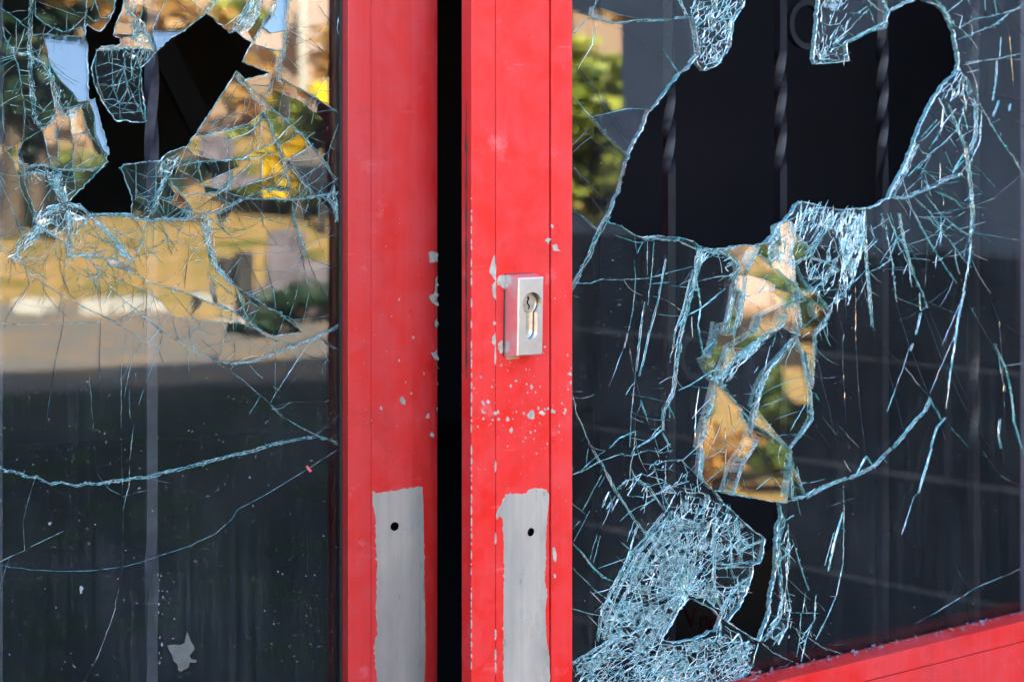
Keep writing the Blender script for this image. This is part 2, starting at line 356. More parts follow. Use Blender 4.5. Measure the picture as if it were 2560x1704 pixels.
LEFT = """
A W 13|215,-40 205,200 200,330 215,400 205,460 215,600 230,740 250,830 290,885
A M 7|15,130 30,250 70,320 90,370 130,470 150,640 175,750 165,900 150,970
A M 7|290,885 160,970 125,1040 130,1120 150,1200 190,1320 240,1460 290,1562
A M 6|-60,20 0,55 90,110 170,180 205,200
A T 3|170,190 150,270 110,370
A M 7|240,-40 245,110 300,160 380,200 430,220 480,205 570,185
A M 8|590,-40 590,100 575,190 575,270
A T 2|250,10 450,80 580,130
A T 2|460,80 455,220
A M 5|460,40 520,90 590,90
A M 7|640,-30 690,120 740,120 785,60
A M 6|590,100 640,150 690,140
A M 8|215,245 330,235 430,245 560,255 590,275
A M 7|300,250 330,350 345,450 420,560 500,640 530,700 600,690
A W 16|110,370 200,375 290,430 350,520 380,620 400,740 440,780
A M 8|330,370 340,460 345,560 370,700 385,800
A W 14|440,780 510,740 560,730 600,700
A M 6|500,640 480,700 470,740
A W 10|400,780 340,850 290,885
A M 8|290,885 310,960 330,1060 360,1150 370,1250
A M 8|400,830 380,900 400,1000 395,1140
A M 7|480,780 490,900 505,1000 500,1150 520,1290
A M 7|570,760 590,860 620,920 690,1020 725,1060
A M 6|610,700 640,790 650,930 700,1040 732,1060
A M 7|510,920 600,920 640,960
A W 10|130,1110 200,1140 300,1130 400,1160 520,1165 650,1160 720,1130
A W 12|150,1200 220,1180 330,1200 400,1270 450,1370
A M 7|-40,1150 0,1240 60,1380 130,1540 150,1562
A M 6|20,990 90,1100 120,1200 140,1290 200,1420 240,1500
A M 5|90,1000 0,1060
A T 3|15,640 20,860 60,990
A T 2|0,1235 150,1250 250,1290
A W 14|330,1180 380,1290 420,1360 470,1390
A M 6|520,1300 470,1330 430,1370
A T 3|110,480 220,490
A T 3|130,560 260,600
A T 3|155,655 240,660
A T 3|160,740 220,760
A T 3|20,710 70,720 130,730
A M 5|-20,410 110,375
A M 5|-20,470 110,400
A G 4|-20,430 110,390
A M 5|770,345 770,480 775,600 820,720 825,825
A M 5|660,580 770,590 870,560 960,520
A M 4|680,690 780,680 820,700 970,720
A M 4|650,460 740,430 900,470 965,460
A M 4|700,530 770,500 850,470 870,560 930,700 990,790
A M 4|730,750 820,700 890,590
A M 4|850,360 860,460 820,560 800,640
A M 5|900,330 900,440 920,560
A M 4|740,340 750,430 840,460 940,520
A M 4|760,780 900,770 990,760
A M 4|830,470 780,560 760,600
A M 4|850,480 870,600 900,680
A M 5|662,350 655,470 680,600 720,700
A M 5|965,480 950,600 970,740 985,820
A W 12|665,345 760,340 850,330 950,330 1060,350
A W 10|900,330 950,400 960,450
A W 12|855,-30 870,60 930,120 940,200 900,260
A M 6|800,150 880,160 960,130 1000,-30
A M 6|780,230 900,240 1000,230 1040,260
A W 12|930,180 1010,230 1030,300 1060,340
A M 7|1160,-30 1090,90 1050,190 1050,260 1075,350
A M 7|1290,-40 1345,30 1400,85
A K 3|1200,0 1330,110
A M 6|1045,210 1110,215 1260,215
A T 3|1140,215 1130,320
A M 6|830,300 840,260 960,250
A M 6|870,60 960,30 1080,90
A W 12|1410,85 1440,50 1500,-30
A W 18|1745,-30 1700,70 1650,140 1600,215
A W 12|1780,-30 1740,90 1680,180 1640,225
A M 7|1810,-30 1760,100 1700,220 1740,290
A W 10|1895,-30 1850,100 1800,170 1760,250 1730,300
A W 10|1980,-30 1960,120 1960,200 1950,300 1930,400 1910,500
A M 6|1900,30 1870,110 1800,190
A M 6|1800,190 1850,230 1945,210
A M 8|1735,300 1800,320 1880,345 1950,340
A K 3|1830,330 1870,400 1850,470 1800,490
A M 7|1870,350 1900,400 1880,470 1900,500
A W 14|1905,430 1910,520 1915,570
A W 9|1910,530 2020,590 2130,650 2210,700 2340,790
A W 13|1622,500 1640,560 1700,600 1740,680 1800,710
A M 8|1690,560 1740,620 1800,690
A W 9|1870,510 1850,600 1820,680
A W 10|1800,690 1880,760 2000,860 2100,960 2200,1080 2300,1240
A W 10|1820,700 1815,780 1860,880 1900,980 1930,1090 1980,1230 2000,1380
A G 6|2000,1380 2020,1562
A M 8|1810,760 1700,850 1560,890 1380,930
A M 7|1350,930 1460,920 1600,890 1750,860 1790,800
A T 3|1420,870 1560,800 1760,740
A T 5|1560,960 1700,910 1780,850
A M 9|1210,1140 1350,1110 1500,1100 1650,1090 1800,1070 1870,1050
A M 7|1280,1000 1330,1060 1420,1080 1500,1100
A M 7|1640,1110 1750,1030 1870,990
A W 12|1100,1095 1150,1160 1130,1240 1080,1330 1040,1470
A M 7|1210,1160 1300,1200 1400,1270 1510,1300 1620,1340 1740,1365
A M 7|1140,1210 1220,1310 1290,1390 1310,1440
A M 7|1090,1360 1170,1390 1230,1430 1290,1450 1400,1460
A M 7|1220,1320 1350,1330 1500,1320 1580,1290
A M 6|1350,1130 1380,1220 1400,1290 1410,1350
A W 9|1400,1460 1500,1460 1580,1410 1660,1360 1740,1360
A W 9|1740,1365 1850,1360 1980,1370 2090,1360 2200,1340 2300,1320
A W 9|1800,1290 1900,1300 1980,1310
A T 4|1510,1300 1600,1230 1680,1160 1720,1120
A T 4|1440,1230 1560,1180 1640,1140
A M 6|1650,1280 1780,1240 1960,1180
A T 5|1600,1190 1560,1280 1480,1340 1340,1440
A M 5|1900,970 2000,1130 2100,1260 2200,1380 2310,1500
A M 7|1940,1080 2010,1180 2100,1280 2190,1370
A T 5|1870,990 1950,900 2000,850
A M 5|1900,1010 2090,900
A T 4|1960,1110 2130,1000
A T 3|2050,1230 2210,1120
A T 3|2090,1340 2230,1260
A M 4|1830,590 1950,650 2060,690 2130,750 2200,800
A T 4|1797,1090 1797,1370 1800,1562
A K 2|1960,200 2090,280 2280,380
A K 2|1950,330 2130,270 2230,180 2290,60
A K 2|1970,460 2100,370 2230,300
A K 2|2240,480 2150,680 2060,900
A K 2|1940,170 2100,240 2290,430
A K 3|2170,20 2230,110 2300,180
A T 3|2330,20 2310,200 2340,320
A M 5|2340,790 2300,900 2260,1010 2240,1140
A T 2|850,1140 920,1250 1050,1330
A M 4|930,1130 935,1330 930,1370
A T 2|860,1150 1000,1210 1130,1210
A M 4|920,1340 1010,1370 1040,1430
A M 7|1070,1110 1070,1250 1060,1420 1040,1480
A W 16|470,1390 470,1562
A W 16|470,1400 560,1420 620,1480
A W 16|240,1510 350,1440 470,1400
A M 8|620,1490 560,1562
A W 12|640,1480 760,1470 880,1480 1010,1510 1100,1500 1290,1500 1400,1480
A W 12|1290,1390 1300,1460 1290,1500
A M 6|1160,1260 1200,1330 1170,1390
A M 6|2250,1340 2300,1420 2330,1500
A W 9|2200,1330 2290,1420 2320,1530
a5 W 11|450,0 560,170 760,290 900,370 1130,520 1280,640 1360,760 1380,850
a5 W 20|700,30 560,120 480,230 360,310 230,520 100,590
a5 M 7|-100,340 0,410 110,540 230,600 310,660 450,830 620,940 800,1060 930,1130 1130,1240 1330,1340 1520,1420 1700,1530
a5 W 14|930,0 940,200 930,400 940,530 1050,550 1250,530 1430,490
a5 M 6|1150,200 1180,420 1330,450
a5 W 16|1250,20 1400,140 1560,330 1700,500 1810,610
a5 M 6|1250,20 1450,130 1650,220 1800,290 1960,350
a5 M 9|2030,100 1980,300 1960,350 1900,480 1820,640
a5 M 5|1130,200 1330,290 1500,400 1620,470
a5 M 6|1600,370 1750,420 1890,480
a5 W 9|1280,560 1430,590 1560,590 1700,650 1860,740
a5 M 8|1450,660 1650,720 1850,790 1940,830 2040,900 2150,940 2356,1010
a5 M 6|710,490 900,660 1080,780 1200,850 1350,870
a5 M 6|1110,720 1250,790 1400,860
a5 M 7|1400,850 1530,990 1700,1160 1850,1270 1990,1390 2230,1550
a5 M 5|1420,750 1560,830 1720,920 1830,960 2030,1050 2200,1170 2340,1320
a5 M 5|880,180 770,310 720,440 620,610 540,830
a5 K 4|540,830 450,900 230,1170 100,1370 60,1540
a5 G 5|200,0 250,150 320,290
a5 T 3|320,560 500,570 640,550
a5 K 4|800,670 880,910 950,1080 1050,1140
a5 T 2|890,380 890,900 880,1100
a5 T 2|230,1180 450,1240 700,1270 820,1260
a5 T 2|-50,1460 300,1490 800,1480 1400,1450
a5 K 4|1370,870 1370,1200 1390,1340
a5 K 3|1630,730 1590,840
a5 K 3|1830,960 1810,1200 1770,1300
a5 K 4|1960,870 2010,1060 2000,1290 1960,1550
a5 G 5|2190,80 2300,280 2310,400 2356,540
a5 T 3|2120,1000 2100,1150 2020,1400
a5 K 3|1230,1090 1540,1010
a5 M 7|780,30 870,170 930,210
a6 W 18|440,0 450,200 480,300 530,480 600,650 640,740 800,900
a6 W 9|800,900 900,980 1050,1070 1180,1150 1300,1250 1440,1300 1600,1430 1760,1562
a6 W 10|0,1000 170,1040 400,1140 600,1230 800,1290 1000,1420 1100,1490 1230,1562
a6 M 6|560,1180 700,1230 850,1310 1030,1440
a6 M 6|590,900 600,1020 630,1180
a6 M 5|510,700 520,1000 560,1150
a6 G 6|870,960 930,1130 1000,1330 1050,1430
a6 G 5|930,1040 1060,1170 1220,1270
a6 M 5|0,1370 100,1400 300,1420 600,1450 850,1470 960,1450
a6 M 5|600,1370 760,1390 900,1440 1150,1560
a6 M 3|430,160 240,420
a6 K 4|240,420 200,700 170,1000
a6 T 2|240,100 240,420
a6 G 6|550,40 700,170 820,290
a6 K 4|820,290 960,500 1150,840 1230,1000 1300,1190
a6 K 4|1250,380 1310,750 1400,1080 1430,1280
a6 G 5|1230,0 1240,100
a6 G 7|1680,20 1720,200 1800,400 1850,570
a6 K 4|1850,570 1960,830 2060,1020 2170,1200
a6 K 4|1690,230 1770,530 1880,1010 1940,1220
a6 T 2|900,310 1150,380 1500,410 1800,390 2290,240
a6 T 2|200,410 480,460 800,510 1200,530 1600,500 1830,470 2020,350
a6 T 2|660,650 900,690 1250,760 1700,770 2200,710
a6 T 2|880,0 1200,40 1500,30 1680,0 2100,-110
a6 K 2|1830,0 2000,330 2130,680
a6 T 2|1770,600 1700,1080 1600,1400
a6 T 2|1880,1030 1840,1250 1780,1540
a6 M 4|490,590 300,660
a6 T 3|570,200 580,480
a6 T 3|760,800 960,560
a6 M 4|1220,1270 1040,1350
a6 M 5|430,1170 280,1370
a6 G 4|620,0 690,130 780,0
B W 9|1460,1100 1600,1120 1750,1100 1850,1060 2000,1000 2150,950 2210,920 2345,845
B M 7|1690,830 1800,920 1900,970 2030,990 2150,950
B M 6|1700,860 1880,930 1960,920 2080,900
B M 7|1000,810 1100,890 1220,970 1320,1020 1450,1090 1540,1150
B M 5|1540,1150 1660,1230 1760,1320 1850,1390
B M 7|700,790 870,890
B M 5|870,890 980,960 1080,1020
B K 3|1080,1020 1130,1130
B W 8|1850,1400 1930,1480
B M 6|1930,1480 2070,1560 2170,1610 2330,1660
B M 6|1290,900 1330,1000
B T 3|1890,1320 2100,1000 2160,960
B T 2|1885,980 1885,1320
B M 3|1850,1390 1890,1320
B M 4|2160,960 2230,1070 2265,1120
B M 4|2170,950 2310,1030
B K 4|440,700 430,870 380,1100 340,1350 310,1562
B K 4|690,820 680,1100 690,1300
B T 2|870,890 850,1000 830,1200 830,1562
B T 3|970,970 900,1110 850,1350
B T 3|1120,900 1090,1020 1000,1250 950,1400
B M 4|1560,860 1500,1080
B K 2|1360,940 1500,1060
B K 2|1610,960 1605,1100
B K 2|1720,960 1705,1090
B T 2|610,1180 640,1562
B T 2|885,1300 890,1500
B K 3|1850,1390 1830,1700
B T 3|2330,1465 2250,1540 2150,1620
C W 9|-40,150 0,175 30,195 100,205 180,240 250,245 330,285 400,270 490,300 560,280 640,285 720,270 850,250 960,240 1040,215 1200,180 1350,140 1500,100 1640,70 1760,30 1850,10 2060,-25 2200,20
C B 3|-40,800 0,810 200,840 400,850 600,845 800,820 900,795 1050,745 1230,685 1400,605 1510,505 1540,450 1720,355 1990,190 2190,60
C T 2|235,230 180,400 150,520 160,715 -20,795
C T 2|200,690 410,590
C T 3|870,-100 840,130 840,280 800,450
C K 3|787,0 800,500 795,820 780,930
C T 3|770,960 740,1120 640,1390 550,1562 500,1680
C T 2|610,0 630,220 700,310 800,365 960,320
C T 2|1040,215 1010,440
C B 2|970,250 1110,280
C T 2|60,760 0,960
"""
RIGHT = """
P M 8|1759,1200 1772,1215 1789,1228
P M 7|1790,957 1802,946
P M 6|1790,955 1770,935
D M 6|50,20 160,90 220,110 250,-40
D W 8|220,120 370,155 520,140 660,135 860,115
D M 5|260,50 400,100 540,130
D M 7|60,280 150,170 215,110
D T 4|245,150 225,300 130,470
D W 9|860,110 880,200 900,330 905,370
D W 9|790,-40 850,100
D G 5|870,100 1000,40 1150,60 1230,30
D G 6|900,200 1000,120 1100,160
D M 8|60,615 150,720 240,820 320,920 450,1050
D G 5|310,770 450,735 590,740
D K 3|240,810 310,770
D K 4|60,385 250,640 370,850 480,1000
D K 4|90,400 280,660 400,850 500,1000
D K 2|340,160 540,290 640,430
D G 5|665,335 760,490
D K 3|60,1020 220,850
D K 3|60,1060 230,910
D K 3|60,760 220,940 430,1090
D K 4|60,980 170,1270 310,1470
D K 4|60,1080 330,1390
D M 7|60,1385 180,1480 250,1550 270,1568
D K 2|60,1440 200,1568
D K 3|740,0 700,80
E W 8|640,150 620,185 520,210 380,285
E W 8|640,100 560,50 480,-30
E M 6|385,90 440,90 520,40
E M 5|400,180 520,60 560,170
E W 8|650,80 600,-30
E W 10|660,75 750,20 820,0
E W 13|980,10 1040,90 1090,180
E M 8|1120,270 1240,220 1370,170 1480,80 1600,10
E M 6|1130,190 1230,130 1350,110 1600,40
E M 6|1170,420 1380,400 1600,350
E T 5|1160,440 1300,410
E T 4|1180,490 1270,470
E T 4|1150,355 1180,360
E B 4|1300,-30 1305,70
E B 4|1360,-30 1385,120
E B 4|1410,250 1400,400
E B 5|1380,410 1370,560 1350,680
E K 3|1190,0 1400,250
E K 3|1400,0 1470,250 1500,620
E K 3|1460,80 1600,290
E K 3|1370,0 1460,180 1540,230
E K 3|1300,620 1600,690
E K 3|1400,700 1600,770
E K 3|1380,740 1600,880
E B 6|1390,680 1380,720 1350,790
E B 5|1470,700 1460,750
E T 3|1090,90 1150,110 1130,190
E M 6|1040,90 1140,10 1160,-20
E M 9|1290,740 1350,850 1440,990 1500,1070 1600,1260
E W 9|1240,720 1240,900 1200,1040
E M 7|1280,740 1270,950 1200,1110
E W 10|1050,700 1120,870 1170,1000 1200,1180 1220,1450 1210,1568
E M 7|1170,700 1120,870 1010,980 900,1060
E M 5|1030,730 1010,880 920,1010
E M 5|980,810 870,930
E M 5|1000,820 900,930 850,960
E W 13|840,970 790,1080 760,1160 700,1260 670,1330
E M 6|940,1050 850,1120 780,1190
E M 6|840,970 880,1030 940,1050
E M 5|870,1130 1000,1240
E M 5|930,1060 870,1180
E W 10|660,1330 760,1340 850,1300 950,1260 1060,1200 1150,1175
E G 6|1170,1020 1080,1170
E G 5|1160,1080 1080,1170
E G 5|1160,1360 1210,1320 1280,1310
E G 6|960,1290 1100,1350 1140,1400
E M 7|820,1330 920,1420 1000,1540 1030,1568
E M 6|900,1310 1000,1440 1140,1568
E M 6|770,1350 860,1500 890,1568
E K 3|1020,990 1080,1130
E K 3|930,760 1010,850
E K 3|740,1240 830,1330
E K 3|900,1130 1100,1310 1200,1440
E K 2|1220,1450 1600,1568
G W 8|490,-10 490,130 500,300 520,500 540,750
G M 7|600,-20 640,120 680,330 690,450 705,580
G M 7|640,-20 700,130 760,200
G W 8|720,-20 760,200 820,400
G G 6|820,400 880,520 910,620
G M 6|665,-20 720,200 790,330 805,480
G G 6|820,-10 930,180 1030,340 1110,455
G M 6|910,0 1060,160 1180,320
G G 6|1020,0 1100,70 1210,140
G M 7|510,380 590,350 670,290
G M 4|500,150 590,230 660,300
G M 4|500,240 580,160 540,150
G M 9|1215,-10 1210,180 1190,350 1160,500 1130,640
G B 6|1160,500 1120,680 1090,850
G B 5|1110,760 1080,960 1050,1160
G T 3|1070,1040 1040,1300
G B 6|865,650 845,740 830,800
G B 5|810,860 795,910
G G 4|860,520 865,640 915,610
G K 3|790,890 750,1030 700,1160
G B 4|700,1160 640,1320
G K 4|700,590 790,870 920,1200 1000,1380 1050,1568
G K 4|880,620 1010,960 1200,1360 1340,1568
G K 3|915,620 1060,960 1200,1280
G K 4|1170,550 1300,780 1440,1020
G G 7|1360,860 1440,1020 1480,1200 1500,1400 1560,1600
G K 3|1310,480 1400,710 1420,1000 1440,1360
G K 3|1410,710 1600,850
G K 4|650,1030 740,1400 790,1568
G K 3|430,400 430,850 450,1200 490,1568
G K 4|450,330 500,560 560,830
G K 3|560,830 760,1020 930,1230
G K 3|340,880 350,1150 365,1390
G K 3|200,740 330,880
G K 3|150,850 230,1230 310,1568
G K 4|1150,560 1010,880
G K 4|1100,800 930,1200
G W 8|930,1230 900,1310 830,1380 750,1480 680,1568
G K 3|930,1230 1050,1400 1200,1568
G B 6|1030,1360 970,1430 930,1568
G G 5|920,1220 970,1310 1010,1380
G B 6|1400,1370 1390,1470 1405,1568
G T 2|200,1350 300,1480
G T 2|320,1420 450,1560
G T 2|600,740 800,680 1050,490
G T 3|325,710 350,800 340,880 380,880
I W 9|670,-10 550,110 440,170 350,200 230,240 100,300 0,340
I M 7|350,200 280,215 100,330
I B 6|940,-10 880,180 850,290
I B 4|850,290 820,320 740,570
I K 2|740,590 900,700
I M 4|345,240 350,420 345,760 300,980 240,1120 160,1280
I G 7|340,420 290,600 240,820
I M 5|280,560 220,780
I M 6|0,600 50,760 110,950
I M 6|0,340 80,320 30,110
I G 6|500,40 430,170
I G 5|500,40 560,130
I M 6|160,980 150,1150 60,1280
I M 5|60,1100 50,1280 30,1400
I M 5|0,1190 60,1230 200,1330 380,1390
I M 4|0,1100 170,1100
I M 6|220,1160 160,1280
I M 6|130,1180 90,1290 60,1430
I M 4|90,960 70,1100
I T 2|1600,780 1240,930 1050,1050 820,1180
I K 2|1110,790 1200,940
I K 4|1290,10 1400,170
I M 5|1400,170 1470,210
I K 3|1470,210 1600,270
I T 3|400,150 350,70
I T 3|250,380 340,350 410,325
I T 3|240,1320 360,1310
F W 9|560,160 640,150 800,165 930,230 940,330
F G 5|370,130 520,180 570,175
F W 11|320,0 250,130 190,280 90,460 70,500
F M 6|270,430 400,430 600,420 740,380 890,340 920,360
F G 5|90,455 200,455 270,430
F G 4|580,460 700,450 740,445
F T 3|740,470 880,480
F T 4|370,565 420,565
F G 5|80,540 130,550
F B 4|500,300 510,430 490,640 460,780
F K 3|430,890 330,1150
F B 5|450,790 430,890
F M 5|635,170 620,380 590,600
F T 3|590,170 590,400
F B 6|570,580 540,760 510,1050
F M 3|510,1050 480,1350 470,1560
F B 5|710,290 680,450 650,600
F B 6|650,600 590,820 560,970 530,1080
F K 5|460,820 500,1070 550,1250
F G 6|540,1240 580,1350 
F T 3|580,1350 600,1410
F T 3|550,1260 510,1350 500,1560
F W 8|940,330 900,460 840,700 800,860 780,1050 760,1200 700,1310 690,1440
F B 5|890,360 830,620 770,790 760,900
F G 6|920,440 950,620 930,740 960,900 1000,1000
F G 6|1110,490 960,620 840,680 770,780
F G 5|1080,720 1060,850 1020,960
F T 4|890,680 895,820
F G 8|690,1440 620,1500 520,1560
F G 7|690,1460 740,1560
F G 5|510,1450 400,1500 330,1568
F M 7|70,1150 110,1330 160,1440 215,1568
F M 6|1200,400 1060,410 930,440
F W 13|940,330 950,230 1050,240 1150,250
F M 6|1150,230 1200,300 1200,400
F W 6|900,430 905,500 940,490
F T 5|940,1160 920,1300 910,1500
F G 5|790,1180 880,1140 1000,1060
F G 4|870,1150 1000,1160 1040,1180
F M 3|500,130 520,250 555,180
M W 10|260,440 220,600 200,700 180,900
M M 6|280,580 450,500 560,480
M W 9|560,430 640,520 740,640 750,780
M M 7|1010,400 960,500 900,650 860,780
M W 10|1150,360 1250,250 1290,130 1400,60
M M 7|1280,150 1290,370 1280,580
M W 10|1450,80 1490,300 1440,450 1460,600 1450,900
M M 7|1030,470 1130,560 1230,690
M M 6|1230,380 1210,560 1190,650
M M 6|900,760 1050,810 1180,890 1350,980 1440,1000
M M 7|1500,600 1570,760 1600,850 1670,960
M M 7|1460,920 1600,960 1680,1000
M W 9|750,780 740,940 800,1010 760,1210 760,1330 700,1560
M W 9|860,780 830,1000 800,1240 760,1420
M W 9|710,900 690,1100 650,1300 600,1560
M M 7|1440,1000 1440,1130 1340,1250 1290,1400 1230,1480
M W 9|1450,900 1540,1100 1550,1300 1560,1568
M M 7|1430,1120 1550,1090 1640,1040 1680,1000
M M 7|1670,1060 1800,1150 1950,1230
M W 9|1950,1240 1880,1380 1740,1568
M M 6|1730,1180 1760,1320 1830,1360
M W 10|1290,1400 1400,1480 1540,1560
M W 13|1290,1400 1250,1470 1130,1530 1040,1568
M M 6|1110,1240 1010,1310 960,1500 900,1550
M M 7|1780,980 1900,1180
M W 12|1700,980 1850,900 1920,790 2060,690
M W 10|1520,600 1680,530 1870,580 2060,690
M W 10|1520,230 1640,370 1700,500
M W 9|1840,300 1720,400 1620,480
M W 9|2000,60 1850,250 1760,360
M M 6|1700,560 1740,660 1670,850
M M 5|1180,890 1150,980 1250,1040 1290,1150
M M 5|820,1080 1000,1000 1100,960
M M 6|1260,690 1340,800 1440,860
M M 6|760,780 900,760
N W 14|690,10 560,100 430,220 300,300 180,480
N M 7|270,160 230,300 180,440
N M 7|300,170 310,260 200,470
N W 10|170,480 120,700 50,950 10,1150 0,1350 40,1400
N W 9|190,500 330,690 480,870 590,930 780,1110
N W 16|860,100 740,270 640,400 580,540 540,700 490,860
N W 9|870,-10 920,200 940,400 970,600 970,820 900,940 800,1090
N M 6|970,220 1000,540 980,600
N G 5|1040,60 1020,400 1005,550
N M 7|530,720 640,900 780,1110
N W 8|490,870 450,1050 350,1230 270,1510
N M 4|230,900 230,1100 200,1450
N K 3|180,560 180,700 60,1100
N K 3|220,830 50,1330
N K 3|260,650 280,900 360,1180
N M 4|350,750 430,990
N K 3|500,1000 580,1200 640,1350
N M 3|640,1350 720,1500
N K 3|500,1110 390,1250 460,1530
N M 3|620,1350 510,1470
N K 4|590,730 790,630
N K 3|640,860 890,740
N K 3|930,660 800,930
N M 6|780,1110 760,1300 730,1530
N W 8|820,1120 840,1280 840,1550
N M 6|840,1200 900,1350 940,1520
N W 9|840,1550 960,1530 1060,1480 1160,1440 1276,1380
N G 6|1020,580 1050,600 1080,660
N K 3|1040,130 1110,500 1200,800
N K 3|1110,800 1240,970
N T 4|640,160 600,330 560,480
N T 4|530,350 490,410
N M 5|450,510 490,600 390,600
H W 9|220,0 290,110 370,270 430,360 500,470 590,580
H M 6|60,175 180,130 260,80 400,30 480,40 590,0
H M 7|380,270 440,210 520,190 600,250 710,420
H M 7|470,110 500,170 560,240 630,310 740,430
H M 7|560,90 630,100 720,75 820,70 870,120 960,210
H M 6|630,100 660,200 700,300 740,400
H M 5|830,80 860,150 850,210
H M 7|650,300 750,250 870,210
H M 6|590,0 700,20 760,0
H W 8|980,0 960,170 990,230
H G 6|330,280 280,390
H G 5|370,310 310,400
H G 5|390,330 350,410
H B 4|300,180 260,250
H B 3|280,170 150,410
H B 3|200,410 90,620
H B 3|170,370 150,410
H G 5|640,330 590,360 540,410
H G 7|520,510 470,680 440,780
H T 3|500,480 450,620
H M 5|410,620 480,680
H G 9|70,620 150,700 220,790 290,860 370,890
H M 7|70,780 170,880 240,950 320,1010
H T 4|200,950 290,1040
H T 4|60,1065 180,1100 270,1120
H T 3|180,1110 260,1190
H B 4|270,580 225,760
H B 3|250,570 200,740
H T 2|60,345 180,440
H B 3|130,480 80,540
H W 9|60,1450 220,1360 330,1290 430,1240
H M 6|85,1440 200,1440 330,1430
H M 5|60,1420 130,1568
H M 5|200,1460 220,1540
H W 8|700,430 590,570 480,700 400,850 330,980 280,1110 250,1290
H W 8|760,420 640,560 530,690 440,850 370,1000 320,1130 290,1280
H W 7|800,430 690,580 580,720 490,870 420,1010 360,1150 330,1290
H M 6|830,480 730,620 620,760 530,900 460,1050 410,1180 390,1270
H W 8|1040,500 1035,640 1040,780 1035,940 1100,1100
H W 7|1130,500 1150,600 1160,780
H W 10|1190,480 1210,620 1220,760
H M 5|1040,520 1150,510
H M 4|1040,575 1200,575
H M 4|1040,620 1180,600 1300,560
H M 5|1040,665 1190,660
H M 5|1050,700 1130,715 1210,700
H W 7|1030,765 1150,775 1300,750
H W 8|1040,800 1160,790 1290,790
H M 5|1040,860 1200,860
H M 5|1040,920 1140,930
H W 7|1210,690 1290,640 1385,610
H M 6|1300,560 1310,770
H M 6|1040,920 1110,1030
H W 9|1290,850 1200,910 1130,1010 1080,1130
H M 6|1200,860 1210,1080
H W 12|1510,480 1470,600 1490,900 1500,1000 1480,1130 1440,1200 1370,1290
H M 7|1470,345 1520,480 1580,440
H M 7|1540,500 1540,700 1530,900 1560,1100
H M 5|1440,960 1500,1010
H M 6|1410,1110 1500,1140 1568,1140
H M 6|1380,1240 1470,1290 1500,1300
H M 6|1350,1290 1440,1370 1568,1430
H M 5|1560,700 1470,620
H M 6|1450,870 1420,1000 1400,1130
H W 9|1300,1450 1200,1568 1150,1610
H T 4|1340,1300 1300,1450
H W 9|1080,1160 1070,1260 1080,1320
"""
HOLE_L = [pts('A', "790,-60 785,60 755,130 715,190 685,218 640,200 600,165 582,190 582,270 598,300 602,560 606,680 648,680 680,830 732,1035 732,1110 600,1250 465,1385 540,1410 615,1480 700,1465 790,1462 900,1465 905,1345 828,1150 850,1125 1100,1098 1150,1048 1282,1003 1335,928 1400,830 1500,680 1622,488 1682,548 1850,500 1660,425 1725,295 1650,240 1615,205 1570,228 1480,140 1410,88 1265,210 1170,262 1078,350 1010,430 962,465 968,560 978,640 1000,832 960,840 870,825 800,832 740,755 690,680 650,590 626,470 662,345 700,320 800,312 830,300 822,262 778,240 800,150 838,70 855,-60")]
HOLE_R = [pts('P', "1853,-5 1861,15 1833,55 1827,111 1816,133 1792,163 1757,178 1746,163 1737,137 1722,148 1707,174 1685,189 1661,222 1622,274 1613,307 1581,366 1563,403 1552,455 1531,514 1515,551 1518,553 1560,570 1592,590 1607,594 1644,588 1696,594 1733,603 1753,616 1751,624 1800,622 1833,620 1840,614 1868,612 1896,616 1918,608 1935,588 1944,566 1962,551 1980,533 1991,512 2004,503 2054,516 2102,525 2158,522 2198,511 2213,498 2222,496 2239,459 2259,425 2281,370 2302,314 2328,259 2352,222 2368,200 2387,189 2398,159 2392,122 2383,74 2365,33 2343,13 2309,0 2294,-4 2269,7 2224,29 2217,55 2172,76 2139,93 2118,107 2117,122 2121,152 2065,159 2039,161 2034,148 2041,85 2047,0 2047,-40 1990,-90 1880,-70"),
          pts('P', "1787,1226 1825,1235 1881,1244 1918,1251 1948,1251 1955,1287 1944,1316 1942,1361 1938,1442 1929,1475 1922,1535 1912,1568 1898,1601 1877,1592 1851,1574 1818,1553 1851,1516 1870,1468 1881,1435 1881,1414 1903,1402 1912,1346 1881,1324 1848,1294 1818,1266 1803,1250"),
          pts('P', "1722,1496 1733,1496 1777,1520 1803,1542 1796,1561 1792,1575 1774,1577 1763,1588 1718,1601 1681,1607 1657,1598 1659,1587 1678,1561 1696,1524")]

